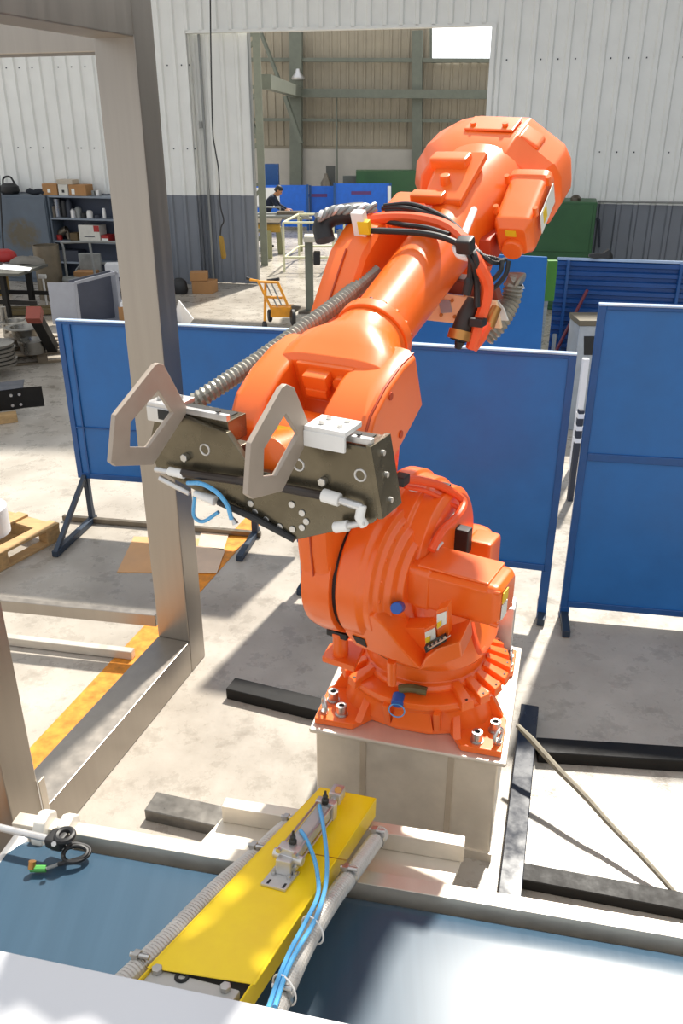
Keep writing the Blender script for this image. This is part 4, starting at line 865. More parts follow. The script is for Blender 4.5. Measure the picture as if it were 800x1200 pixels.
# ================================================================ left background: stores along the wall
def box_obj(name, c, size, m, yaw=0, bevel=.004, parent=None):
    b = MB(); b.box(V(c) + UP * size[2] / 2, size, axes(yaw)); return b.done(name, m, parent, bevel=bevel, seg=1)
def wpx(x, y, off):  # point of the photograph on the plane standing off from the back wall (towards the hall)
    return atp(x, y, WB - WA * off, WA)
def wu(P): return (P - WB).dot(WX)
def stain_mat():
    m = mat('stained_grey_cabinet', '#56616d', .5, var=.1, scale=4); t = m.node_tree; N = t.nodes; L = t.links; b = N['Principled BSDF']
    src = b.inputs['Base Color'].links[0].from_socket; tc = N.new('ShaderNodeTexCoord'); mp = N.new('ShaderNodeMapping'); L.new(tc.outputs['Generated'], mp.inputs[0])
    mp.inputs['Location'].default_value = (-1.05, 0, -2.0); mp.inputs['Scale'].default_value = (2.1, 0, 3.6)
    g = N.new('ShaderNodeTexGradient'); g.gradient_type = 'SPHERICAL'; nz = N.new('ShaderNodeTexNoise'); nz.inputs['Scale'].default_value = 9; L.new(tc.outputs['Object'], nz.inputs['Vector'])
    L.new(mp.outputs[0], g.inputs[0]); ml = N.new('ShaderNodeMath'); ml.operation = 'MULTIPLY'; L.new(g.outputs['Fac'], ml.inputs[0]); L.new(nz.outputs['Fac'], ml.inputs[1])
    r = N.new('ShaderNodeMapRange'); r.inputs[1].default_value = .1; r.inputs[2].default_value = .3; L.new(ml.outputs[0], r.inputs[0])
    x = N.new('ShaderNodeMix'); x.data_type = 'RGBA'; x.inputs[7].default_value = lin('#5d5647'); L.new(src, x.inputs[6]); L.new(r.outputs[0], x.inputs[0]); L.new(x.outputs[2], b.inputs['Base Color']); return m
STAIN = stain_mat()
CO = .55
cu0, cu1 = wu(wpx(-14, 300, CO)), wu(wpx(53, 235, CO)); ch = 1.74
cab_ = thing('steel_cabinet', 'dull grey two door steel cabinet with a brown stained door', 'cabinet', wp((cu0 + cu1) / 2, 0, -.3))
b = MB(); b.prism([wp(cu0, 0, -.10), wp(cu1, 0, -.10), wp(cu1, 0, -CO), wp(cu0, 0, -CO)], UP * ch); b.done('cabinet_body', GCAB, cab_, bevel=.006, seg=1)
um = (cu0 + cu1) / 2
um = cu0 + .30
for a_, e_, m in ((cu0 + .02, um - .006, GCAB), (um + .006, cu1 - .02, STAIN)):
    b = MB(); b.prism([wp(a_, .08, -CO), wp(e_, .08, -CO), wp(e_, .08, -CO - .02), wp(a_, .08, -CO - .02)], UP * (ch - .14)); d_ = b.done('door', m, cab_, bevel=.004, seg=1)
    if m is STAIN:
        b = MB(); b.box(wp(um + .07, .95, -CO - .03), (.025, .03, .14), axes(WY)); b.done('handle', GDARK, d_)
# things on the cabinet
c = wpx(12, 226, .35); c.z = ch
eb = MB(); eb.loft([[c + V((cos(a) * r, sin(a) * r * .8, z)) for a in [2 * pi * k / 18 for k in range(18)]] for r, z in ((.16, .0), (.20, .06), (.19, .15), (.12, .21))]); eo = eb.done('welding_mask', BLACK); tag(eo, 'black rounded welding mask with strap on top of the grey cabinet', 'mask')
eb = MB(); eb.tube(smooth_path([c + V((-.13, 0, .17)), c + V((-.09, 0, .31)), c + V((.05, 0, .33)), c + V((.13, 0, .18))], 6), .02, 8); eb.done('strap', BLACK, eo)
c0, c1 = wpx(31, 225, .4), wpx(56, 224, .4)
b = MB(); ps = [c0.lerp(c1, k / 6) for k in range(7)]
b.tube([V((p.x, p.y, ch + .06 + .015 * sin(k * 2.1))) for k, p in enumerate(ps)], [.03, .06, .05, .062, .05, .06, .03], 10); tag(b.done('folded_cloth', mat('dark_cloth', '#1f242c', .9, bump=.3, scale=20)), 'dark crumpled cloth lying on the cabinet edge', 'cloth')
# shelf unit
su0, su1, sd_, sh = wu(wpx(56, 240, .5)), wu(wpx(150, 240, .5)), .5, 1.74
sh_t = thing('shelf_unit', 'open grey steel shelf unit beside the stained cabinet', 'shelf', wp((su0 + su1) / 2, 0, -.28))
b = MB(); b.prism([wp(su0, 0, -.04), wp(su1, 0, -.04), wp(su1, 0, -.07), wp(su0, 0, -.07)], UP * sh); b.done('back_panel', mat('blue_grey_shelf_back', '#454c5c', .6), sh_t, smooth=0)
for u in (su0, su1 - .04):
    b = MB(); b.prism([wp(u, 0, -.06), wp(u + .04, 0, -.06), wp(u + .04, 0, -sd_), wp(u, 0, -sd_)], UP * sh); b.done('side_panel', GCAB, sh_t, bevel=.003, seg=1)
SZ = [.10, .44, .86, 1.31, sh]
for z in SZ:
    b = MB(); b.prism([wp(su0, z - .035, -.06), wp(su1, z - .035, -.06), wp(su1, z - .035, -sd_), wp(su0, z - .035, -sd_)], UP * .035); b.done('shelf_board', mat('pale_shelf_edge', '#7d8691', .5), sh_t, bevel=.003, seg=1)
def onshelf(x, z, off=.3): P = wpx(x, 250, off); P = wp(wu(P), 0, -off); P.z = z; return P
PXW = (wu(wpx(100, 250, .3)) - wu(wpx(60, 250, .3))) / 40    # metres per pixel there
def carton(name, x0, x1, z, h, m, label, cat='box', off=.3, dp=.3, grp=None, marks=()):
    P = onshelf((x0 + x1) / 2, z, off); wd = (x1 - x0) * PXW
    o = box_obj(name, P, (wd, dp, h), m, WY, .006); tag(o, label, cat, grp)
    for mx, mz, mw, mh, mm in marks:
        b = MB(); b.box(P + WX * (mx * wd) - WA * (dp / 2 + .002) + UP * (mz * h), (mw * wd, .004, mh * h), axes(WY)); b.done('printed_mark', mm, o, smooth=0)
    return o
carton('cardboard_carton', 58, 75, sh, .22, CARD, 'brown carton at the left end on top of the shelf unit', marks=((-.05, .4, .2, .3, WLABEL),))
carton('cardboard_carton', 76.5, 87.5, sh, .21, mat('white_carton', '#cfccc2', .7), 'white carton between two brown cartons on the shelf top', marks=((0, .4, .25, .25, BLACKTOP),))
carton('cardboard_carton', 88.5, 108, sh, .21, CARD, 'widest brown carton on the shelf top, right of the white carton', marks=((-.25, .4, .18, .5, WLABEL),))
carton('cardboard_carton', 75, 93, sh + .212, .09, mat('pale_carton', '#b8ad9c', .7), 'flat pale carton lying across the white and brown cartons', dp=.26)
carton('small_tin', 111, 114, sh, .10, GTUBE, 'small grey tin on the shelf top beside the wide carton', 'tin', dp=.08); carton('small_tin', 116, 120, sh, .11, ALU, 'small bright tin at the right end of shelf top', 'tin', dp=.1)
def can(name, x, z, r, h, m, label, cat='part', off=.3, taper=1.):
    P = onshelf(x, z, off); b = MB(); b._lathe(P, UP, [(0, r), (h * .8, r), (h, r * taper), (h, r * taper * .7)], 18); return tag(b.done(name, m, bevel=.003, seg=1), label, cat)
can('machined_sleeve', 63, 1.31, .08, .22, DSTEEL, 'short dark steel sleeve at left of the upper shelf', off=.35)
can('machined_sleeve', 68, 1.31, .085, .36, mat('bright_steel', '#8d9096', .3, .8), 'tall bright steel sleeve on the upper shelf', off=.3)
can('machined_sleeve', 76, 1.31, .06, .33, BLACK, 'tall black cylinder beside the bright steel sleeve', off=.3, taper=.8)
can('machined_sleeve', 82, 1.31, .065, .36, GDARK, 'tall dark grey bottle shaped part in the middle of the upper shelf', off=.28, taper=.5)
can('machined_sleeve', 86, 1.31, .06, .18, ALU, 'low pale conical part before the dark bottle shape', off=.42, taper=.5)
can('machined_sleeve', 92, 1.31, .07, .22, GTUBE, 'grey conical part right of the low pale one', off=.35, taper=.5)
can('machined_sleeve', 98, 1.31, .06, .10, BLACK, 'squat black part on the upper shelf', off=.35)
can('machined_sleeve', 105, 1.31, .065, .15, WHITEP, 'small white dome shaped part on the upper shelf', off=.35, taper=.6)
can('spray_can', 122, 1.31, .035, .20, WHITEP, 'slim white can at the right of the upper shelf', 'can', off=.35, taper=.7)
can('machined_sleeve', 114, 1.31, .06, .07, GDARK, 'flat dark part right of the white dome', off=.35)
# lower shelf
P = onshelf(72, .86, .3); b = MB(); b.tube([P + UP * .12 - WX * .1, P + UP * .2 + WX * .08], .08, 14); b.cyl(P + UP * .2 + WX * .06, P + WX * .11, .05, n=12); tag(b.done('pump_body', DSTEEL, bevel=.003, seg=1), 'grey pump like casting on the lower shelf', 'pump')
can('red_pot', 66, .86, .06, .10, RED, 'small red pot left of the pump casting', 'pot', off=.35)
carton('small_crate', 82, 91, .86, .15, mat('brown_crate', '#5b4a2d', .7), 'low brown crate left of the white carton', 'crate', dp=.25)
carton('white_carton_box', 94, 118, .86, .32, mat('white_carton', '', 0), 'large white carton with red corner on the lower shelf', off=.32, marks=((.37, .8, .26, .38, RED), (0, .3, .5, .05, GDARK)))
carton('red_carton', 119.5, 128, .86, .13, RED, 'small red carton right of the white carton', marks=((.0, .3, .9, .45, WLABEL),))
carton('parts_bin', 66, 90, .44, .22, GDARK, 'dark parts bin on the bottom shelf', 'bin')
# leaning dark rod at far left
P0, P1 = wpx(-1, 205, .62), wpx(6, 330, 1.0); b = MB(); b.tube([P0, P1], .018, 8); tag(b.done('steel_rod', BLACK), 'thin dark rod leaning at the cabinet side', 'rod')

# work table
tA = at(50, 311, .8); tyaw = radians(-8); TX, TY, _ = axes(tyaw)
tc = tA - TX * 1.0 - TY * .35; tc.z = 0
tb = thing('work_table', 'dark steel work table with papers at the left edge', 'table', tc)
b = MB(); b.box(tc + UP * .775, (2.0, 1.1, .05), (TX, TY, UP)); b.done('table_top', mat('dark_table_top', '#4a4a44', .5, var=.2), tb, bevel=.004)
for sx in (-1, 1):
    for sy in (-1, 1): b = MB(); b.box(tc + TX * (sx * .55 + .1) + TY * sy * .45 + UP * .375, (.09, .09, .75), (TX, TY, UP)); b.done('leg', BEAMB, tb, bevel=.003, seg=1)
for sy in (-1, 1): b = MB(); b.box(tc + TX * .45 + TY * sy * .45 + UP * .30, (1.5, .05, .07), (TX, TY, UP)); b.done('stretcher', BEAMB, tb, bevel=.003, seg=1)
q = [at(-4, 315, .805), at(34, 318, .805), at(37, 314, .805), at(4, 309, .805)]; b = MB(); b.prism(q, UP * .004); tag(b.done('paper_sheet', PAPER, smooth=0), 'white paper sheets lying on the work table', 'paper')
c = at(6, 306, .8); b = MB(); b.loft([[c + V((cos(a) * r, sin(a) * r * .7, z)) for a in [2 * pi * k / 16 for k in range(16)]] for r, z in ((.20, .0), (.24, .05), (.20, .16), (.10, .21))]); tag(b.done('red_bag', RED, smooth=60), 'red rounded tool bag on the work table', 'bag')
c = at(32, 309, .8); b = MB(); b.loft([[c + V((cos(a) * r * 1.7, sin(a) * r * .8 , z + .02 * sin(3 * a))) for a in [2 * pi * k / 20 for k in range(20)]] for r, z in ((.19, .0), (.18, .05), (.12, .10), (.04, .12))]); tag(b.done('work_cloth', mat('grey_cloth', '#77736b', .9, bump=.3), smooth=60), 'grey crumpled cloth beside the red bag', 'cloth')
c = at(4, 345); box_obj_ = box_obj('ochre_toolbox', V((c.x - .1, c.y, 0)), (.4, .4, .35), OCHRE, .2); tag(box_obj_, 'ochre box on the floor under the work table', 'box')
# low wooden trestle under the table edge
c = at(28, 364); tr = thing('plank_stack', 'pair of long grimy planks lying before the work table', 'planks', V((c.x, c.y, 0)))
for k in range(2): b = MB(); b.bar(V((c.x - .9, c.y - .55 + k * .25, .06)), V((c.x + .75, c.y - .32 + k * .25, .06)), .18, .08); b.done('plank', mat('grimy_plank', '#6e5f3f', .8, var=.25), tr, bevel=.004, seg=1)
# upright pipe
c = V((-5.43, 16.1, 0)); c = at(62, 350)
b = MB(); b.holed([c + V((cos(2 * pi * k / 32) * .24, sin(2 * pi * k / 32) * .24, 0)) for k in range(32)], [[c + V((cos(2 * pi * k / 32) * .225, sin(2 * pi * k / 32) * .225, 0)) for k in range(32)]], UP * 1.0); tag(b.done('steel_pipe', mat('dull_pipe_steel', '#7b7160', .45, .6, var=.15)), 'upright dull steel pipe section standing on the floor', 'pipe')
# tube framed trolley
t0, t1 = at(82, 348), at(150, 348); tz = 1.0
tr = thing('tube_trolley', 'grey tube framed trolley standing before the shelf unit', 'trolley', (t0 + t1) / 2)
def tub(pts, r=.025, nm='tube_rail', m=GTUBE, par=tr): b = MB(); b.tube(smooth_path(pts, 4), r, 8); return b.done(nm, m, par)
zt = 1.02; back = V((.1, .55, 0))
tub([t0 + UP * .05, t0 + UP * (zt - .1), t0 + UP * zt + (t1 - t0) * .05, t1 + UP * zt - (t1 - t0) * .05, t1 + UP * (zt - .1), t1 + UP * .05], nm='front_hoop')
tub([t0 + back + UP * .05, t0 + back + UP * .5, t1 + back + UP * .5, t1 + back + UP * .05], nm='rear_hoop'); tub([t0.lerp(t1, .48) + UP * .35, t0.lerp(t1, .45) + UP * zt], nm='mid_rail')
b = MB(); b.prism([t0 + UP * .30, t1 + UP * .30, t1 + back + UP * .30, t0 + back + UP * .30], UP * .03); b.done('deck', GDARK, tr)
for P in (t0, t1, t0 + back, t1 + back): b = MB(); b.cyl(P + V((-.02, 0, .06)), P + V((.02, 0, .06)), .06, n=14); b.done('caster', BLACK, tr)
P = t0.lerp(t1, .22) + back * .5 + UP * .335; tag(box_obj('open_carton', P, (.42, .3, .12), CARD, 0), 'low open carton on the trolley deck', 'box')
P = t0.lerp(t1, .22) + back * .9 + UP * .335; tag(box_obj('grey_case', P, (.42, .12, .42), mat('clouded_grey_case', '#8b8d8a', .5, var=.3, scale=4), 0), 'mottled grey case upright on the trolley deck', 'case')
P = t0.lerp(t1, .75) + back * .7 + UP * .335; tag(box_obj('paper_stack', P, (.5, .3, .25), PAPER, .1), 'pile of white papers on the trolley right end', 'paper')
# horizontal galvanised pipe lying on trestle
h0, h1 = at(76, 328, .36), at(140, 334, .36)
b = MB(); b.cyl(h0, h1, .075, n=18); tag(b.done('galvanised_pipe', mat('galvanised', '#8f9290', .4, .6)), 'horizontal galvanised pipe before the trolley', 'pipe')
st = thing('pipe_stand', 'pair of low dark trestles under the galvanised pipe', 'stand', h0.lerp(h1, .5).xy.to_3d())
for k in (.2, .8):
    P = h0.lerp(h1, k); b = MB(); b.box(V((P.x, P.y, .14)), (.08, .3, .28)); b.done('trestle', GDARK, st, bevel=.004, seg=1)
c = at(50, 324, .55); b = MB(); b.cyl(c + V((-.08, 0, 0)), c + V((.06, 0, 0)), .04, n=10); b.cyl(c + V((.0, 0, -.55)), c, .02, n=8); tag(b.done('valve', WHITEP), 'small white valve on thin riser beside the upright pipe', 'valve')
# open duct box, tilted, standing on the floor
d0, d1, d2 = at(60, 381), at(94, 383), at(125, 379); dh = .72
ex = (d2 - d1).normalized(); ey = (d0 - d1); ey = (ey - ex * ey.dot(ex)).normalized(); lx, ly = .72, .28
dt_ = thing('duct_box', 'light grey sheet metal duct box with an open end', 'duct', d1)
ey = V((-ex.y, ex.x, 0)); 
dirL = (d0 - d1).normalized()
b = MB(); b.prism([d1 + UP * .02, d1 + dirL * .5 + UP * .02, d1 + dirL * .5 + UP * (dh - .02), d1 + UP * dh], ey * .012); b.done('side_sheet', GLIGHT, dt_, smooth=0)
D0 = d1 + UP * .0
b = MB(); b.prism([D0, D0 + ex * lx, D0 + ex * lx + ey * ly, D0 + ey * ly], UP * .015); b.done('bottom_sheet', GLIGHT, dt_, smooth=0)
b = MB(); b.prism([D0 + ex * lx, D0 + ex * lx + ey * ly, D0 + ex * lx + ey * ly + UP * (dh + .1), D0 + ex * lx + UP * (dh + .1)], ex * .012); b.done('side_sheet', GLIGHT, dt_, smooth=0)
b = MB(); b.prism([D0 + ey * ly, D0 + ex * lx + ey * ly, D0 + ex * lx + ey * ly + UP * (dh + .1), D0 + ey * ly + UP * dh], ey * .012); b.done('back_sheet', mat('dark_blue_grey_sheet', '#4b4f5c', .5), dt_, smooth=0)
for p0, p1 in ((D0, D0 + UP * dh), (D0 + ex * lx, D0 + ex * lx + UP * (dh + .1)), (D0 + UP * dh, D0 + ex * lx + UP * (dh + .1)), (D0, D0 + ex * lx)):
    b = MB(); b.bar(p0 - ey * .02, p1 - ey * .02, .05, .02, ey); b.done('rim_flange', GLIGHT, dt_, smooth=0)

# ---- pallets
def pallet(label, c, yaw, L, Wd, n=5, group=None, m=WOOD):
    X, Y, _ = axes(yaw); c = V((c[0], c[1], 0)); t = thing('wooden_pallet', label, 'pallet', c, group)
    for i in range(3): b = MB(); b.box(c + Y * ((i - 1) * (Wd / 2 - .05)) + UP * .011, (L, .10, .022), (X, Y, UP)); b.done('bottom_board', m, t, bevel=.002, seg=1)
    for i in range(3):
        for j in range(3): b = MB(); b.box(c + Y * ((i - 1) * (Wd / 2 - .05)) + X * ((j - 1) * (L / 2 - .07)) + UP * .066, (.14, .10, .088), (X, Y, UP)); b.done('block', m, t, bevel=.003, seg=1)
    for j in range(3): b = MB(); b.box(c + X * ((j - 1) * (L / 2 - .07)) + UP * .121, (.14, Wd, .02), (X, Y, UP)); b.done('cross_board', m, t, bevel=.002, seg=1)
    for i in range(n): b = MB(); b.box(c + Y * (-Wd / 2 + .05 + (Wd - .1) * i / (n - 1)) + UP * .142, (L, .10 if n > 4 else .11, .022), (X, Y, UP)); b.done('top_board', m, t, bevel=.002, seg=1)
    return t
e = at(72, 632, .0); pa = radians(62); X, Y, _ = axes(pa)
pc = V((e.x, e.y, 0)) - X * .60 + Y * .40
pallet('pale wooden pallet near the blue screen with a drum on it', pc, pa, 1.2, .8, n=3)
pc2 = at(12, 625, .153); b = MB(); c = V((pc2.x - .215, pc2.y + .0, .153)); b._lathe(c, UP, [(0, .20), (.005, .21), (.22, .21), (.23, .20), (.24, .18)], 32); tag(b.done('white_drum', mat('white_drum_plastic', '#d9dade', .45)), 'white round drum standing on the pale pallet', 'drum')
c = at(45, 424); DK = mat('dirty_pallet_wood', '#6f6250', .8, var=.25, scale=6)
pallet('dark grimy pallet carrying steel flanges and basins', c + V((-.10, .40, 0)), radians(22), 1.3, 1.1, group=None, m=DK)
PB = c + V((-.10, .40, .153))
def basin(name, x, y, z, r, h, label, m, lip=.05):
    P = at(x, y, z); P.z = z; b = MB(); b._lathe(P, UP, [(0, r * .55), (0, r * .8), (h, r), (h, r + lip), (h + .012, r + lip), (h + .012, r - .01), (.02, r * .78), (.02, r * .3)], 32); return tag(b.done(name, m, smooth=30), label, 'flange')
SS = mat('satin_turned_steel', '#8f8c86', .3, .9, var=.15)
basin('steel_basin', 40, 413, .155, .20, .17, 'wide low steel basin at the front of the dark pallet', SS, .0)
basin('steel_basin', 6, 408, .155, .24, .05, 'flat dark ring plate left of the low steel basin', DSTEEL, .05)
basin('flanged_ring', 30, 395, .30, .20, .14, 'shiny flanged steel ring on top of the pallet heap', SS, .07)
basin('flanged_ring', 33, 402, .155, .26, .12, 'broad dull flanged ring under the shiny ring', DSTEEL, .06)
basin('flanged_ring', 18, 386, .22, .16, .12, 'bright flanged ring at the back of the pallet heap', SS, .08)
P = at(8, 392, .155); b = MB(); b.cyl(P, P + UP * .42, .05, n=14); tag(b.done('steel_tube', SS), 'short bright steel tube upright beside the rings', 'tube')
P0, P1 = at(62, 408, .2), at(42, 372, .75); b = MB(); b.bar(P0, P1, .14, .14); lp_ = b.done('black_post', BEAMB, bevel=.004, seg=1); tag(lp_, 'black square post with a red end leaning on the pallet', 'post')
b = MB(); b.bar(P1, P1 + (P1 - P0).normalized() * .12, .19, .19); b.done('red_end', mat('dull_red_oxide', '#8d4436', .6), lp_, bevel=.004, seg=1)
# discs on the second pallet
c = at(10, 440); pallet('small honey coloured pallet under a pile of steel discs', c + V((-.70, .10, 0)), radians(28), .9, .8)
P = at(2, 428, .155); P = V((P.x - .10, P.y, .155))
for k in range(6):
    b = MB(); b._lathe(P + V((.01 * sin(k * 2), .01 * cos(k), k * .052)), UP, [(0, .05), (0, .29), (.038, .30), (.042, .28), (.042, .05)], 36); tag(b.done('steel_disc', SS), ['lowest steel disc in the pile on the small pallet', 'second steel disc from the bottom of the pile', 'third steel disc from the bottom of the pile', 'fourth steel disc from the bottom of the pile', 'fifth steel disc from the bottom of the pile', 'topmost steel disc of the pile on the small pallet'][k], 'disc', 'steel discs piled on the small pallet')
# black channel part and timber under it
bx = thing('black_channel', 'black folded steel channel part lying on a timber', 'channel', at(20, 478).xy.to_3d())
q = [at(-40, 486, .12), at(30, 474, .14), at(52, 474, .12)]; zt = .36
for a_, b_, nm in ((0, 1, 'web'), (1, 2, 'end_tab')):
    p, r = V((q[a_].x, q[a_].y, .10)), V((q[b_].x, q[b_].y, .10)); b = MB(); n_ = (r - p).cross(UP).normalized(); b.prism([p, r, r + UP * .24, p + UP * .24], n_ * -.012); b.done(nm, BEAMB, bx, smooth=0)
p, r = V((q[0].x, q[0].y, .33)), V((q[1].x, q[1].y, .33)); bk = V((-.1, .34, 0)); b = MB(); b.prism([p, r, r + bk, p + bk], UP * .012); b.done('flange', mat('bluish_black_plate', '#2a3040', .35), bx, smooth=0)
for k in (.25, .5, .78, .92):
    for z in (.15, .27): P = p.lerp(r, k); b = MB(); P = V((P.x, P.y, z)); n_ = (r - p).cross(UP).normalized(); b.cyl(P, P + n_ * .008, .018, n=8); b.done('bolt_head', ZINC, bx, smooth=0)
p, r = at(-30, 494, .05), at(20, 488, .05); b = MB(); b.bar(V((p.x, p.y, .05)), V((r.x, r.y, .05)), .14, .10); tag(b.done('timber', WOOD, bevel=.006), 'round edged timber under the black channel part', 'timber')
# packing sheets on the floor
def lay(px_, z, label, m): b = MB(); b.prism([at(x, y, z) for x, y in px_], UP * .004); return tag(b.done('packing_sheet', m, smooth=0), label, 'sheet')
lay([(137, 671), (232, 672), (236, 632), (157, 629)], .002, 'large tan packing sheet on the floor by the steel post', PLY)
lay([(226, 672), (254, 672), (264, 644), (228, 640)], .008, 'small pale packing sheet right of the steel post', mat('pale_packing_sheet', '#cfb59c', .5, var=.1))
lay([(232, 640), (262, 645), (268, 626), (236, 622)], .008, 'pale packing sheet under the blue screen', MATS['pale_packing_sheet'])
# white board leaning behind the left screen
p0, p1 = at(206, 386), at(220, 386); b = MB(); q = [at(204, 372, .02), at(216, 386, .02), at(226, 374, .30), at(209, 352, .62)]
b.prism(q, V((.01, .03, 0))); tag(b.done('white_board', PAPER, smooth=0), 'white board leaning behind the left blue screen', 'board')
# boxes by the wall
c = at(238, 344); tag(box_obj('floor_carton', c + V((.02, .15, 0)), (.42, .36, .24), CARD, radians(-10)), 'lower brown carton on the floor by the sliding door', 'box')
tag(box_obj('floor_carton', c + V((-.08, .15, .245)), (.34, .32, .16), CARD, radians(5)), 'smaller brown carton stacked on the carton by the sliding door', 'box')
c = at(211, 344); b = MB(); b.loft([[c + V((cos(a) * r, sin(a) * r * .8, z)) for a in [2 * pi * k / 16 for k in range(16)]] for r, z in ((.14, 0), (.17, .08), (.14, .24), (.06, .30))]); tag(b.done('black_sack', BLACK, smooth=60), 'black sack on the floor left of the brown cartons', 'sack')
# cardboard clutter behind the post
c = at(137, 380) + V((.12, .35, 0)); tag(box_obj('paper_bundle', c, (.3, .3, .25), CARD, .2), 'brown carton with papers by the duct box', 'box')
tag(box_obj('paper_stack', V((c.x, c.y, .25)), (.26, .26, .08), PAPER, .3), 'white papers stacked on the brown carton', 'paper')

# hanging cable and pendant
pts = [wpx(246, -30, .45), wpx(247, 60, .45), wpx(249, 150, .45), wpx(252, 175, .45), wpx(256, 200, .45), wpx(258, 240, .45), wpx(262, 258, .45), wpx(259, 266, .45), wpx(258, 276, .45)]
b = MB(); b.tube(smooth_path(pts, 6), .014, 6); hc = b.done('hanging_pendant', BLACK); tag(hc, 'black cable with yellow pendant control hanging before the sliding door', 'pendant control')
b = MB(); b.loft([[wpx(x, y, .45) + WX * (cos(a) * r) + WA * (sin(a) * r) for a in [2 * pi * k / 12 for k in range(12)]] for x, y, r in ((258, 276, .03), (259, 279, .05), (262, 300, .055), (262, 303, .04))]); b.done('pendant_body', OCHRE, hc)

# hand truck
hb_ = at(318, 386); hb_.z = 0; ht = thing('hand_truck', 'amber two handled hand truck standing on the open floor', 'hand truck', hb_)
def atH(x, y, d=0): return atY(x, y, hb_.y + d)
def tb_(pts, r=.022, nm='side_tube', m=YELORANGE): b = MB(); b.tube([atH(*p) for p in pts], r, 8); return b.done(nm, m, ht)
tb_([(293, 328, .1), (302, 329, .0), (318, 362, -.1)]); tb_([(325, 330, .0), (337, 358, -.1)]); 
tb_([(311, 331, .15), (310, 381, -.2)], nm='leg_tube'); tb_([(302, 330, .0), (325, 331, .0)], nm='cross_tube'); tb_([(311, 348, -.05), (331, 349, -.05)], nm='cross_tube'); tb_([(311, 331, .1), (325, 360, -.1)], .012, 'brace_rod', GTUBE); tb_([(318, 332, .0), (330, 358, -.1)], .012, 'brace_rod', GTUBE)
for p in (((289, 326, .15), (296, 328, .1)), ((313, 329, .1), (327, 327, .05))): tb_(p, .026, 'grip', BLACK)
b = MB(); b.prism([atH(317, 361, -.15), atH(343, 360, -.15), atH(345, 372, -.15), atH(317, 372, -.15)], V((0, .25, 0))); b.done('body_box', YELORANGE, ht, bevel=.005, seg=1)
b = MB(); b.prism([atH(341, 359, -.2), atH(352, 360, .1), atH(352, 362, .1), atH(344, 368, -.2)], V((0, .1, 0))); b.done('toe_plate', DSTEEL, ht, smooth=0)
for x, y, d, r in ((310, 382, -.22, .075), (343, 372, -.28, .13), (316, 370, .05, .10)):
    P = atH(x, y, d); b = MB(); b._lathe(P - V((.03, 0, 0)), V((1, .25, 0)), [(0, r * .35), (0, r * .8), (.012, r), (.05, r), (.062, r * .8), (.062, r * .35)], 20); b.done('wheel', BLACK, ht)

# ================================================================ far hall contents
def fscreen(x0, x1, yt, yb, Y, label, marks=()):
    a, b_ = atY(x0, yb, Y), atY(x1, yb, Y); z1 = atY(x0, yt, Y).z; z0 = .12
    a.z = b_.z = 0; t = thing('far_blue_screen', label, 'screen', (a + b_) / 2, 'blue screens in the far hall')
    q = MB(); q.prism([a + UP * z0, b_ + UP * z0, b_ + UP * z1, a + UP * z1], V((0, .03, 0))); q.done('panel_sheet', mat('far_blue_paint', (.010, .13, .62, 1), .5), t, smooth=0)
    for P in (a, b_):
        q = MB(); q.bar(P, P + UP * (z1 + .02), .07, .07, V((1, 0, 0))); q.done('frame_post', BLUED, t, smooth=0)
    for mx, my, mw in marks:
        P = atY(mx, my, Y - .01); q = MB(); q.box(P, (mw, .006, .09)); q.done('red_print', REDPRINT, t, smooth=0)
    return a, b_, z1
fscreen(284, 361, 217, 270, 27.6, 'far blue screen behind the person, with white sheet pinned', marks=((291, 228, .4),))
fscreen(364, 395, 218, 268, 27.8, 'narrow far blue screen in the middle of the row', marks=((370, 229, .7),))
fscreen(392, 456, 215, 268, 27.0, 'far blue screen at the right, nearest the green machine', marks=((423, 226, .6),))
a, b_ = atY(296, 241, 27.58), atY(328, 242, 27.58); b = MB(); b.prism([a, b_, atY(327, 220, 27.58), atY(296, 220, 27.58)], V((0, .02, 0))); tag(b.done('white_sheet', PAPER, smooth=0), 'white sheet pinned on the far blue screen behind the person', 'sheet')
b = MB(); b.prism([atY(454, 240, 26.95), atY(458, 240, 26.95), atY(458, 218, 26.95), atY(454, 218, 26.95)], V((0, .04, 0))); tag(b.done('white_strip', PAPER, smooth=0), 'white upright strip at the right end of the far screens', 'strip')
c = atY(317, 218, 28.6); b = MB(); b.box(V((c.x, 28.6, .95)), (.55, .4, 1.9)); tag(b.done('blue_locker', BLUED, bevel=.01), 'dark blue locker behind the far screens by the lattice column', 'locker')
c = atY(460, 200, 28.5); b = MB(); b.box(V((c.x, 28.9, .85)), (2.3, .9, 1.7)); gm = b.done('green_machine', GREEN, bevel=.03); tag(gm, 'green machine standing against the far plaster wall', 'machine')
c = atY(418, 208, 29.0); b = MB(); b.box(V((c.x, 29.6, .75)), (.9, .3, 1.5)); tag(b.done('dark_framed_box', mat('grey_window_box', '#6a6d68', .5), bevel=.01), 'grey framed cabinet left of the far green machine', 'cabinet')
c = atY(398, 205, 29.3); b = MB(); b.box(V((c.x - .3, 29.6, .9)), (.3, .3, 1.8)); tag(b.done('electrical_box', mat('dark_electrical_grey', '#4f504c', .5), bevel=.01), 'dark electrical box on the far wall under the conduit', 'electrical box')
c = atY(382, 213, 28.6); b = MB(); b._lathe(V((c.x, 28.6, 0)), UP, [(0, .18), (1.35, .18), (1.5, .08), (1.62, .05)], 14); tag(b.done('gas_bottle', DSTEEL), 'dark gas bottle behind the middle far screen', 'gas bottle')
c = atY(292, 205, 28.6); b = MB(); b._lathe(V((c.x, 28.4, 0)), UP, [(0, .2), (1.5, .2), (1.7, .1), (1.8, .06)], 14); tag(b.done('gas_bottle', mat('pale_bottle', '#9a9c95', .5)), 'pale gas bottle behind the screen at the doorway edge', 'gas bottle')
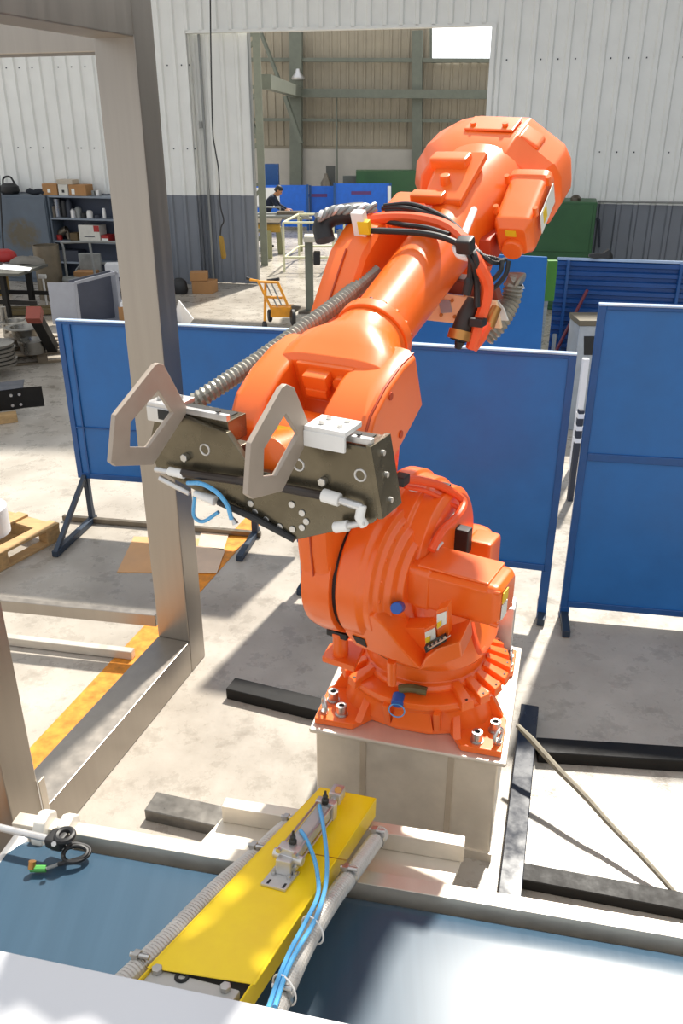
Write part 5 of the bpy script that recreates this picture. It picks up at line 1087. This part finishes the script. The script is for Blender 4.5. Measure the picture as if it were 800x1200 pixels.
# welding bench in front of the person
YB = 22.1
def atB(x, y, d=0.): return atY(x, y, YB + d)
bn = thing('welding_bench', 'low welding bench with ochre beam and olive trestle legs', 'bench', atB(310, 297).xy.to_3d())
za = atB(310, 258).z; L0, L1 = atB(270, 258).x, atB(329, 258).x
b = MB(); b.box(V(((L0 + L1) / 2, YB, za - .03)), (L1 - L0, .9, .05)); b.done('bench_top', DSTEEL, bn, bevel=.004)
zb = atB(310, 270).z
b = MB(); b.prism([V((L0, YB - .42, zb)), V((L1, YB - .42, zb)), V((L1, YB - .42, za - .06)), V((L0, YB - .42, za - .06))], V((0, .12, 0))); b.done('ochre_beam', OCHRE, bn, bevel=.004)
for dx, dy, tx in ((-.28, -.40, .0), (-.05, .40, .10), (-1.1, -.40, 0.), (-.9, .40, -.1)):
    P = V((L1 + dx, YB + dy, 0)); b = MB(); b.bar(P, P + V((tx * -.5, 0, zb + .04)), .16, .14); b.done('leg', OLIVE, bn, bevel=.004)
tt = thing('tube_rack', 'long grey rack of tubes and bars over the far bench', 'rack', V(((L0 + L1) / 2 + .5, YB + .9, 0)))
for i, (yy, xr) in enumerate(((253, 362), (255.5, 366), (250, 358))):
    P0, P1 = atY(280, yy + 1, YB + .75 + .15 * i), atY(xr, yy, YB + .75 + .15 * i); b = MB(); b.cyl(P0, P1, .035, n=8); b.done('steel_bar', GTUBE, tt)
for x in (291, 352):
    P = atY(x, 252, YB + .9); b = MB(); b.bar(V((P.x, P.y, 0)), V((P.x, P.y, P.z - .03)), .09, .09); b.done('leg', OLIVE, tt); b = MB(); b.bar(V((P.x, P.y - .35, P.z - .06)), V((P.x, P.y + .35, P.z - .06)), .07, .06); b.done('cross_bar', OLIVE, tt)
P0, P1 = atY(282, 242, YB + 1.35), atY(329, 243, YB + 1.35); b = MB(); b.cyl(P0, P1, .022, n=8); rl = b.done('guard_rail', GTUBE); tag(rl, 'thin grey guard rail behind the ochre bench', 'rail')
for x in (305, 328): P = atY(x, 242.5, YB + 1.35); b = MB(); b.cyl(V((P.x, P.y, 0)), P, .02, n=8); b.done('rail_post', GTUBE, rl)
b = MB(); b.box(atY(340, 249.5, YB + .9), (.7, .25, .09), (V((1, 0, 0)), V((0, 1, 0)), UP)); tag(b.done('steel_offcut', DSTEEL, bevel=.01), 'dark steel offcut on the tube rack beside the person', 'offcut')
# pale tube table
YT = 19.6
q = [atY(333, 311, YT), atY(375, 311, YT)]; ztt = atY(333, 261, YT).z
pt = thing('pale_tube_table', 'pale tubular frame table in the far doorway', 'table', q[0].lerp(q[1], .5).xy.to_3d())
def pb(p, r, r_=.026): b = MB(); b.cyl(p, r, r_, n=8); b.done('tube', mat('pale_tube_paint', '#c9c8a8', .5), pt)
f0, f1 = V((q[0].x, YT, 0)), V((q[1].x + .3, YT, 0)); bk = V((.25, 1.9, 0))
for P in (f0, f1, f0 + bk, f1 + bk): pb(P, P + UP * ztt)
for h in (ztt, .32):
    pb(f0 + UP * h, f1 + UP * h); pb(f0 + bk + UP * h, f1 + bk + UP * h); pb(f0 + UP * h, f0 + bk + UP * h); pb(f1 + UP * h, f1 + bk + UP * h)
# pedestal grinder on its stand, partly behind the robot
YG = 15.2
g0 = atY(363, 372, YG); c = V((atY(362, 300, YG).x, YG, 0)); zt = atY(362, 282, YG).z
gs = thing('grinder_stand', 'slim dark steel stand with a pale worn top beside the robot', 'stand', c)
b = MB(); b.box(c + UP * (zt / 2), (.14, .14, zt)); b.done('column', LATTICE, gs, bevel=.006)
b = MB(); b.prism([V((atY(356, 280, YG).x, YG - .25, zt)), V((atY(395, 280, YG).x, YG - .25, zt)), V((atY(395, 280, YG).x, YG + .3, zt)), V((atY(356, 280, YG).x, YG + .3, zt))], UP * .08); b.done('stand_top', mat('pale_worn_top', '#c4bfae', .6), gs, bevel=.01)
b = MB(); b.box(c + V((.14, -.08, zt - .28)), (.12, .2, .22)); b.done('motor', BLACK, gs, bevel=.02)
b = MB(); b.box(c + UP * .02, (.4, .4, .04)); b.done('foot_plate', DSTEEL, gs, bevel=.004)

# ---- person bent over the far bench
YP = 23.9
pf = atY(314, 288, YP); pr = V((pf.x, YP, 0))
per = thing('person', 'person in dark navy workwear bending over the far bench', 'person', pr)
def skin_body(name, verts, edges, m, parent, levels=1):
    me = bpy.data.meshes.new(name); me.from_pydata([V(v) for v, r in verts], edges, []); me.materials.append(m)
    o = bpy.data.objects.new(name, me); COL.objects.link(o); o.parent = parent
    md = o.modifiers.new('skin', 'SKIN'); md.use_smooth_shade = True
    for i, (v, r) in enumerate(verts):
        sv = me.skin_vertices[0].data[i]; sv.radius = (r, r) if not isinstance(r, tuple) else r; sv.use_root = (i == 0)
    s2 = o.modifiers.new('sub', 'SUBSURF'); s2.levels = levels; s2.render_levels = levels + 1; return o
# faces right (+x), torso leaning towards the bench
HP_ = V((-.05, 0, .84))
vv = [(HP_, (.16, .14)), (V((.02, 0, 1.02)), (.15, .13)), (V((.12, 0, 1.18)), (.17, .14)), (V((.20, 0, 1.29)), (.14, .12)), (V((.25, 0, 1.35)), (.065, .06)),
      (V((.19, -.17, 1.26)), .075), (V((.30, -.20, 1.04)), .058), (V((.50, -.12, .95)), .045),
      (V((.19, .17, 1.26)), .075), (V((.32, .20, 1.05)), .058), (V((.53, .12, .96)), .045),
      (V((-.05, -.10, .78)), .105), (V((.0, -.11, .45)), .078), (V((-.05, -.11, .10)), .058), (V((.07, -.12, .04)), .045),
      (V((-.05, .10, .78)), .105), (V((-.06, .11, .45)), .078), (V((-.14, .11, .10)), .058), (V((-.02, .12, .04)), .045)]
ee = [(0, 1), (1, 2), (2, 3), (3, 4), (3, 5), (5, 6), (6, 7), (3, 8), (8, 9), (9, 10), (0, 11), (11, 12), (12, 13), (13, 14), (0, 15), (15, 16), (16, 17), (17, 18)]
skin_body('body', vv, ee, NAVY, per)
hd = V((.33, 0, 1.44))
fwd = V((.80, 0, -.60)); upv = V((.60, 0, .80)); sdv = V((0, 1, 0))
def hp(f, s, u_): return pr + hd + fwd * f + sdv * s + upv * u_
b = MB(); secs = []
for u_, rf_, rs_, cf in ((-.125, .03, .03, .045), (-.11, .055, .045, .035), (-.07, .078, .062, .02), (-.02, .092, .072, .008), (.03, .098, .077, .0), (.075, .088, .070, -.006), (.105, .06, .05, -.008), (.12, .02, .018, -.008)):
    secs.append([hp(cf + rf_ * cos(a), rs_ * sin(a), u_) for a in [2 * pi * k / 20 for k in range(20)]])
b.loft(secs); head = b.done('head', SKIN, per, smooth=60)
b = MB(); b.loft([[hp(.09 + f_, s * w_, u_) for s, u_ in ((-1, -.045), (1, -.045), (.5, .0), (-.5, .0))] for f_, w_ in ((0, .02), (.028, .010))]); b.done('nose', SKIN, head, bevel=.004)
for s in (-1, 1):
    b = MB(); b.lathe(hp(-.005, s * .072, -.005), sdv * s, [(0, .022), (.010, .028), (.016, .018)], 12); b.done('ear', SKIN, head)
    b = MB(); b.cyl(hp(.085, s * .032, .01), hp(.094, s * .032, .01), .012, n=10); b.done('eye', BLACKTOP, head)
b = MB(); b.box(hp(.088, 0, -.075), (.01, .045, .010), (fwd, sdv, upv)); b.done('mouth', mat('lips', '#8a4f40', .6), head, bevel=.002)
b = MB(); secs = []
for u_, rf_, rs_, cf in ((-.06, .06, .068, -.045), (-.01, .082, .082, -.028), (.04, .098, .088, -.012), (.085, .098, .082, -.008), (.118, .07, .058, -.01), (.132, .02, .02, -.01)):
    secs.append([hp(cf + rf_ * cos(a), rs_ * sin(a), u_) for a in [2 * pi * k / 20 for k in range(20)]])
b.loft(secs); b.done('hair', HAIR, head, smooth=60)
b = MB(); b.tube([pr + V((.23, 0, 1.32)), pr + hd - upv * .08], [.055, .05], 14); b.done('neck', SKIN, per)
for s, W_ in ((-1, V((.50, -.12, .95))), (1, V((.53, .12, .96)))):
    b = MB(); b.loft([[pr + W_ + V((x, y * w_, z * h_)) for y, z in superell(0, 0, 1, 1, 2.4, 14)] for x, w_, h_ in ((-.01, .028, .024), (.03, .040, .020), (.08, .042, .018), (.10, .036, .012))]); hnd = b.done('hand', SKIN, per, smooth=60)
    for k, ln in enumerate((.062, .072, .068, .054)):
        P = pr + W_ + V((.095, (k - 1.5) * .021, 0)); b = MB(); b.tube([P, P + V((ln * .5, 0, -.006)), P + V((ln * .85, 0, -.03)), P + V((ln * .9, 0, -.05))], [.0095, .009, .008, .006], 8); b.done('finger', SKIN, hnd)
    P = pr + W_ + V((.03, -s * .038, .0)); b = MB(); b.tube([P, P + V((.035, -s * .025, -.01)), P + V((.065, -s * .028, -.025))], [.012, .011, .008], 8); b.done('thumb', SKIN, hnd)
for y, dx in ((-.12, .02), (.12, -.07)):
    b = MB(); b.loft([[pr + V((dx + x, y + w_ * cos(a), .045 + (h_ * sin(a) if sin(a) > 0 else .045 * sin(a)))) for a in [2 * pi * k / 14 for k in range(14)]] for x, w_, h_ in ((-.12, .03, .04), (-.09, .045, .07), (.0, .045, .07), (.09, .048, .035), (.15, .03, .02))]); b.done('work_boot', BLACK, per, smooth=60)

# ================================================================ right background
# large flat blue sheet panel directly behind the robot's hoses
Yb = 8.6
a, b_ = atY(470, 400, Yb), atY(636, 412, Yb - .25); ztop = atY(638, 297, Yb).z
bp_ = thing('blue_partition', 'plain deep blue partition standing behind the robot hoses', 'partition', (a + b_).xy.to_3d() / 2)
a.z = b_.z = 0; b = MB(); b.prism([a + UP * .1, b_ + UP * .1, V((b_.x - .05, b_.y, ztop)), V((a.x, a.y, ztop + .03))], V((0, .035, 0))); b.done('partition_sheet', BLUE, bp_, bevel=.003, seg=1)
for P in (a, b_): b = MB(); b.box(P + V((-.04, .05, .05)), (.06, .4, .1)); b.done('foot', BLUED, bp_, bevel=.003, seg=1)
for px_, lab in ((((598, 345), (612, 324), (615, 338)), 'white paper corner'), ): pass
b = MB(); b.prism([atY(586, 378, Yb - .3), atY(594, 378, Yb - .3), atY(594, 360, Yb - .3), atY(586, 362, Yb - .3)], V((0, .004, 0))); tag(b.done('paper_note', PAPER, smooth=0), 'lower small white note on the deep blue partition', 'note')
b = MB(); b.prism([atY(600, 342, Yb - .3), atY(615, 338, Yb - .3), atY(609, 326, Yb - .3)], V((0, .004, 0))); tag(b.done('paper_note', PAPER, smooth=0), 'triangular white note on the deep blue partition', 'note')
# green post
Yg = 8.9
p0, p1 = atY(636, 415, Yg), atY(647, 305, Yg); p0.z = 0
gp_ = thing('green_post', 'bright green steel post between blue partition and shutter', 'post', p0)
b = MB(); b.bar(V((p1.x, Yg, atY(640, 352, Yg).z)), p1, .10, .08, V((0, 1, 0))); b.done('post_upper', GREENP, gp_, bevel=.004)
b = MB(); b.bar(V((p1.x - .08, Yg, 0)), V((p1.x - .03, Yg, atY(640, 352, Yg).z)), .05, .06, V((0, 1, 0))); b.done('post_lower', mat('banded_grey_post', '#8c8f88', .6, var=.6, scale=3, stretch=(.1, .1, 6)), gp_, bevel=.004)
# blue ribbed shutter leaf
Ys = 9.6
sA, sB = atY(653, 305, Ys), atY(905, 311, Ys - .5); z1 = (sA.z + sB.z) / 2; sA.z = sB.z = 0
SX = (sB - sA).normalized(); SY = V((-SX.y, SX.x, 0)); SL = (sB - sA).length
sht = thing('ribbed_shutter', 'dark blue horizontally ribbed steel shutter leaf at the right', 'shutter', sA)
nr = 16; rh = (z1 - .1) / nr
for k in range(nr):
    z = .1 + k * rh; b = MB(); b.loft([[sA + SX * x - SY * d_ + UP * (z + t_ * rh) for d_, t_ in ((0, 0), (.0, .3), (.035, .42), (.035, .82), (0, .94), (0, 1), (-.02, 1), (-.02, 0))] for x in (0, SL)]); b.done('shutter_slat', mat('shutter_blue', (.008, .06, .22, 1), .45, var=.1), sht, smooth=0)
b = MB(); b.bar(sA + UP * (z1 + .01), sB + UP * (z1 + .01), .05, .025); b.done('top_edge', mat('light_blue_edge', '', 0), sht, smooth=0)
for x in (.12, 1.3): b = MB(); b.bar(sA + SX * x - SY * .05 + UP * .05, sA + SX * x - SY * .05 + UP * z1, .03, .03); b.done('stiffener', BLUED, sht, smooth=0)
for x in (.2, 1.8): b = MB(); b.box(sA + SX * x + UP * .05, (.08, .6, .1), (SX, SY, UP)); b.done('foot', BLUED, sht)
c = atY(703, 304, Ys - .1); c.z = z1 + .03; b = MB(); b.loft([[c + V((x * .13, y * .05 * r, (z_ - .0) * .07 + .01 * sin(x * 5))) for y, z_ in ((-1, 0), (1, 0), (.6, r), (-.6, r))] for x, r in ((-1, .4), (-.5, .8), (.1, .6), (.6, 1.3), (1, .5))]); tag(b.done('black_rag', BLACK, smooth=60), 'black rag lying on the shutter top edge', 'rag')
# rods and white case before the shutter
P0, P1 = atY(655, 416, 9.0), atY(690, 341, 9.35); b = MB(); b.cyl(V((P0.x - .35, 9.05, .0)), V((P1.x, 9.42, P1.z)), .018, n=8); tag(b.done('red_rod', mat('dark_red_rod', '#6a2230', .5)), 'dark red rod leaning on the blue ribbed shutter', 'rod')
P0, P1 = atY(648, 414, 8.9), atY(650, 391, 8.95); b = MB(); b.cyl(V((P0.x - .06, 8.7, 0)), P1, .022, n=8); tag(b.done('pale_rod', GTUBE), 'pale upright rod beside the green post', 'rod')
Yw = 8.8; c0, c1 = atY(674, 420, Yw), atY(706, 420, Yw); zt = atY(680, 382, Yw).z
wc = thing('white_case', 'white worn cabinet with dark opening beside the shutter', 'cabinet', V(((c0.x + c1.x) / 2, Yw, 0)))
b = MB(); b.box(V(((c0.x + c1.x) / 2, Yw + .2, zt / 2)), (c1.x - c0.x, .4, zt)); b.done('case_body', mat('worn_white_case', '#aab0b4', .5, var=.15), wc, bevel=.01)
b = MB(); b.prism([atY(684, 416, Yw - .005), atY(700, 416, Yw - .005), atY(700, 394, Yw - .005), atY(684, 394, Yw - .005)], V((0, .01, 0))); b.done('dark_opening', BLACKTOP, wc, smooth=0)
b = MB(); b.box(V(((c0.x + c1.x) / 2, Yw + .2, zt + .03)), (c1.x - c0.x + .02, .42, .06)); b.done('case_lid', mat('dull_tan_lid', '#6d6452', .6), wc, bevel=.008)
# debris seen in the gap between screens
for i, (x0, y0, x1, y1, Y, m, lab) in enumerate(((676, 474, 690, 420, 7.6, PAPER, 'white upright sheet seen in the gap between the blue screens'), (672, 524, 684, 480, 6.9, GDARK, 'dark striped bundle seen low in the gap between the screens'))):
    a, b_ = atY(x0, y0, Y), atY(x1, y1, Y); b = MB(); b.box(V(((a.x + b_.x) / 2, Y, b_.z / 2)), (abs(b_.x - a.x), .06, b_.z)); o_ = b.done(('leaning_sheet', 'wrapped_bundle')[i], m, bevel=.004, seg=1); tag(o_, lab, ('sheet', 'bundle')[i])
    if i:
        for k in range(3):
            q_ = MB(); q_.box(V(((a.x + b_.x) / 2, Y, b_.z * (.68 + .13 * k))), (abs(b_.x - a.x) + .01, .07, .04)); q_.done('pale_band', PAPER, o_, smooth=0)
# green cabinet by the wall
ga, gb = wpx(612, 320, .9), wpx(690, 320, .9); gu0, gu1 = wu(ga), wu(gb); gz = wpx(660, 236, .9).z
gc = thing('green_cabinet', 'large dark green steel cabinet against the right wall', 'cabinet', wp((gu0 + gu1) / 2, 0, -.5))
b = MB(); b.prism([wp(gu0, 0, -.08), wp(gu1, 0, -.08), wp(gu1, 0, -.9), wp(gu0, 0, -.9)], UP * gz); b.done('cabinet_body', GREEN, gc, bevel=.02)
zs = wpx(660, 296, .9).z
for z0_, z1_ in ((.08, zs - .015), (zs + .015, gz - .05)):
    b = MB(); b.prism([wp(gu0 + .04, z0_, -.9), wp(gu1 - .06, z0_, -.9), wp(gu1 - .06, z0_, -.915), wp(gu0 + .04, z0_, -.915)], UP * (z1_ - z0_)); b.done('door', GREEN, gc, bevel=.006)
P = wpx(674, 236, .6); P.z = gz; b = MB(); b._lathe(P, UP, [(0, .09), (.04, .09), (.08, .05), (.09, .02)], 14); b.done('vent_cap', DSTEEL, gc)
# switch conduit on the grey wall at right
b = MB(); b.bar(wpx(690, 257, .06), wpx(702, 257, .06), .04, .03); b.bar(wpx(702, 257, .06), wpx(702, 290, .06), .03, .03); tag(b.done('wall_conduit', GDARK), 'thin dark conduit on the grey wall right of the green cabinet', 'conduit')
P0, P1 = wpx(700, 236, .08), wpx(830, 238, .08); b = MB(); b.cyl(P0, P1, .018, n=8); tag(b.done('wall_pipe', GTUBE), 'thin horizontal pipe along the right wall above the grey band', 'pipe')
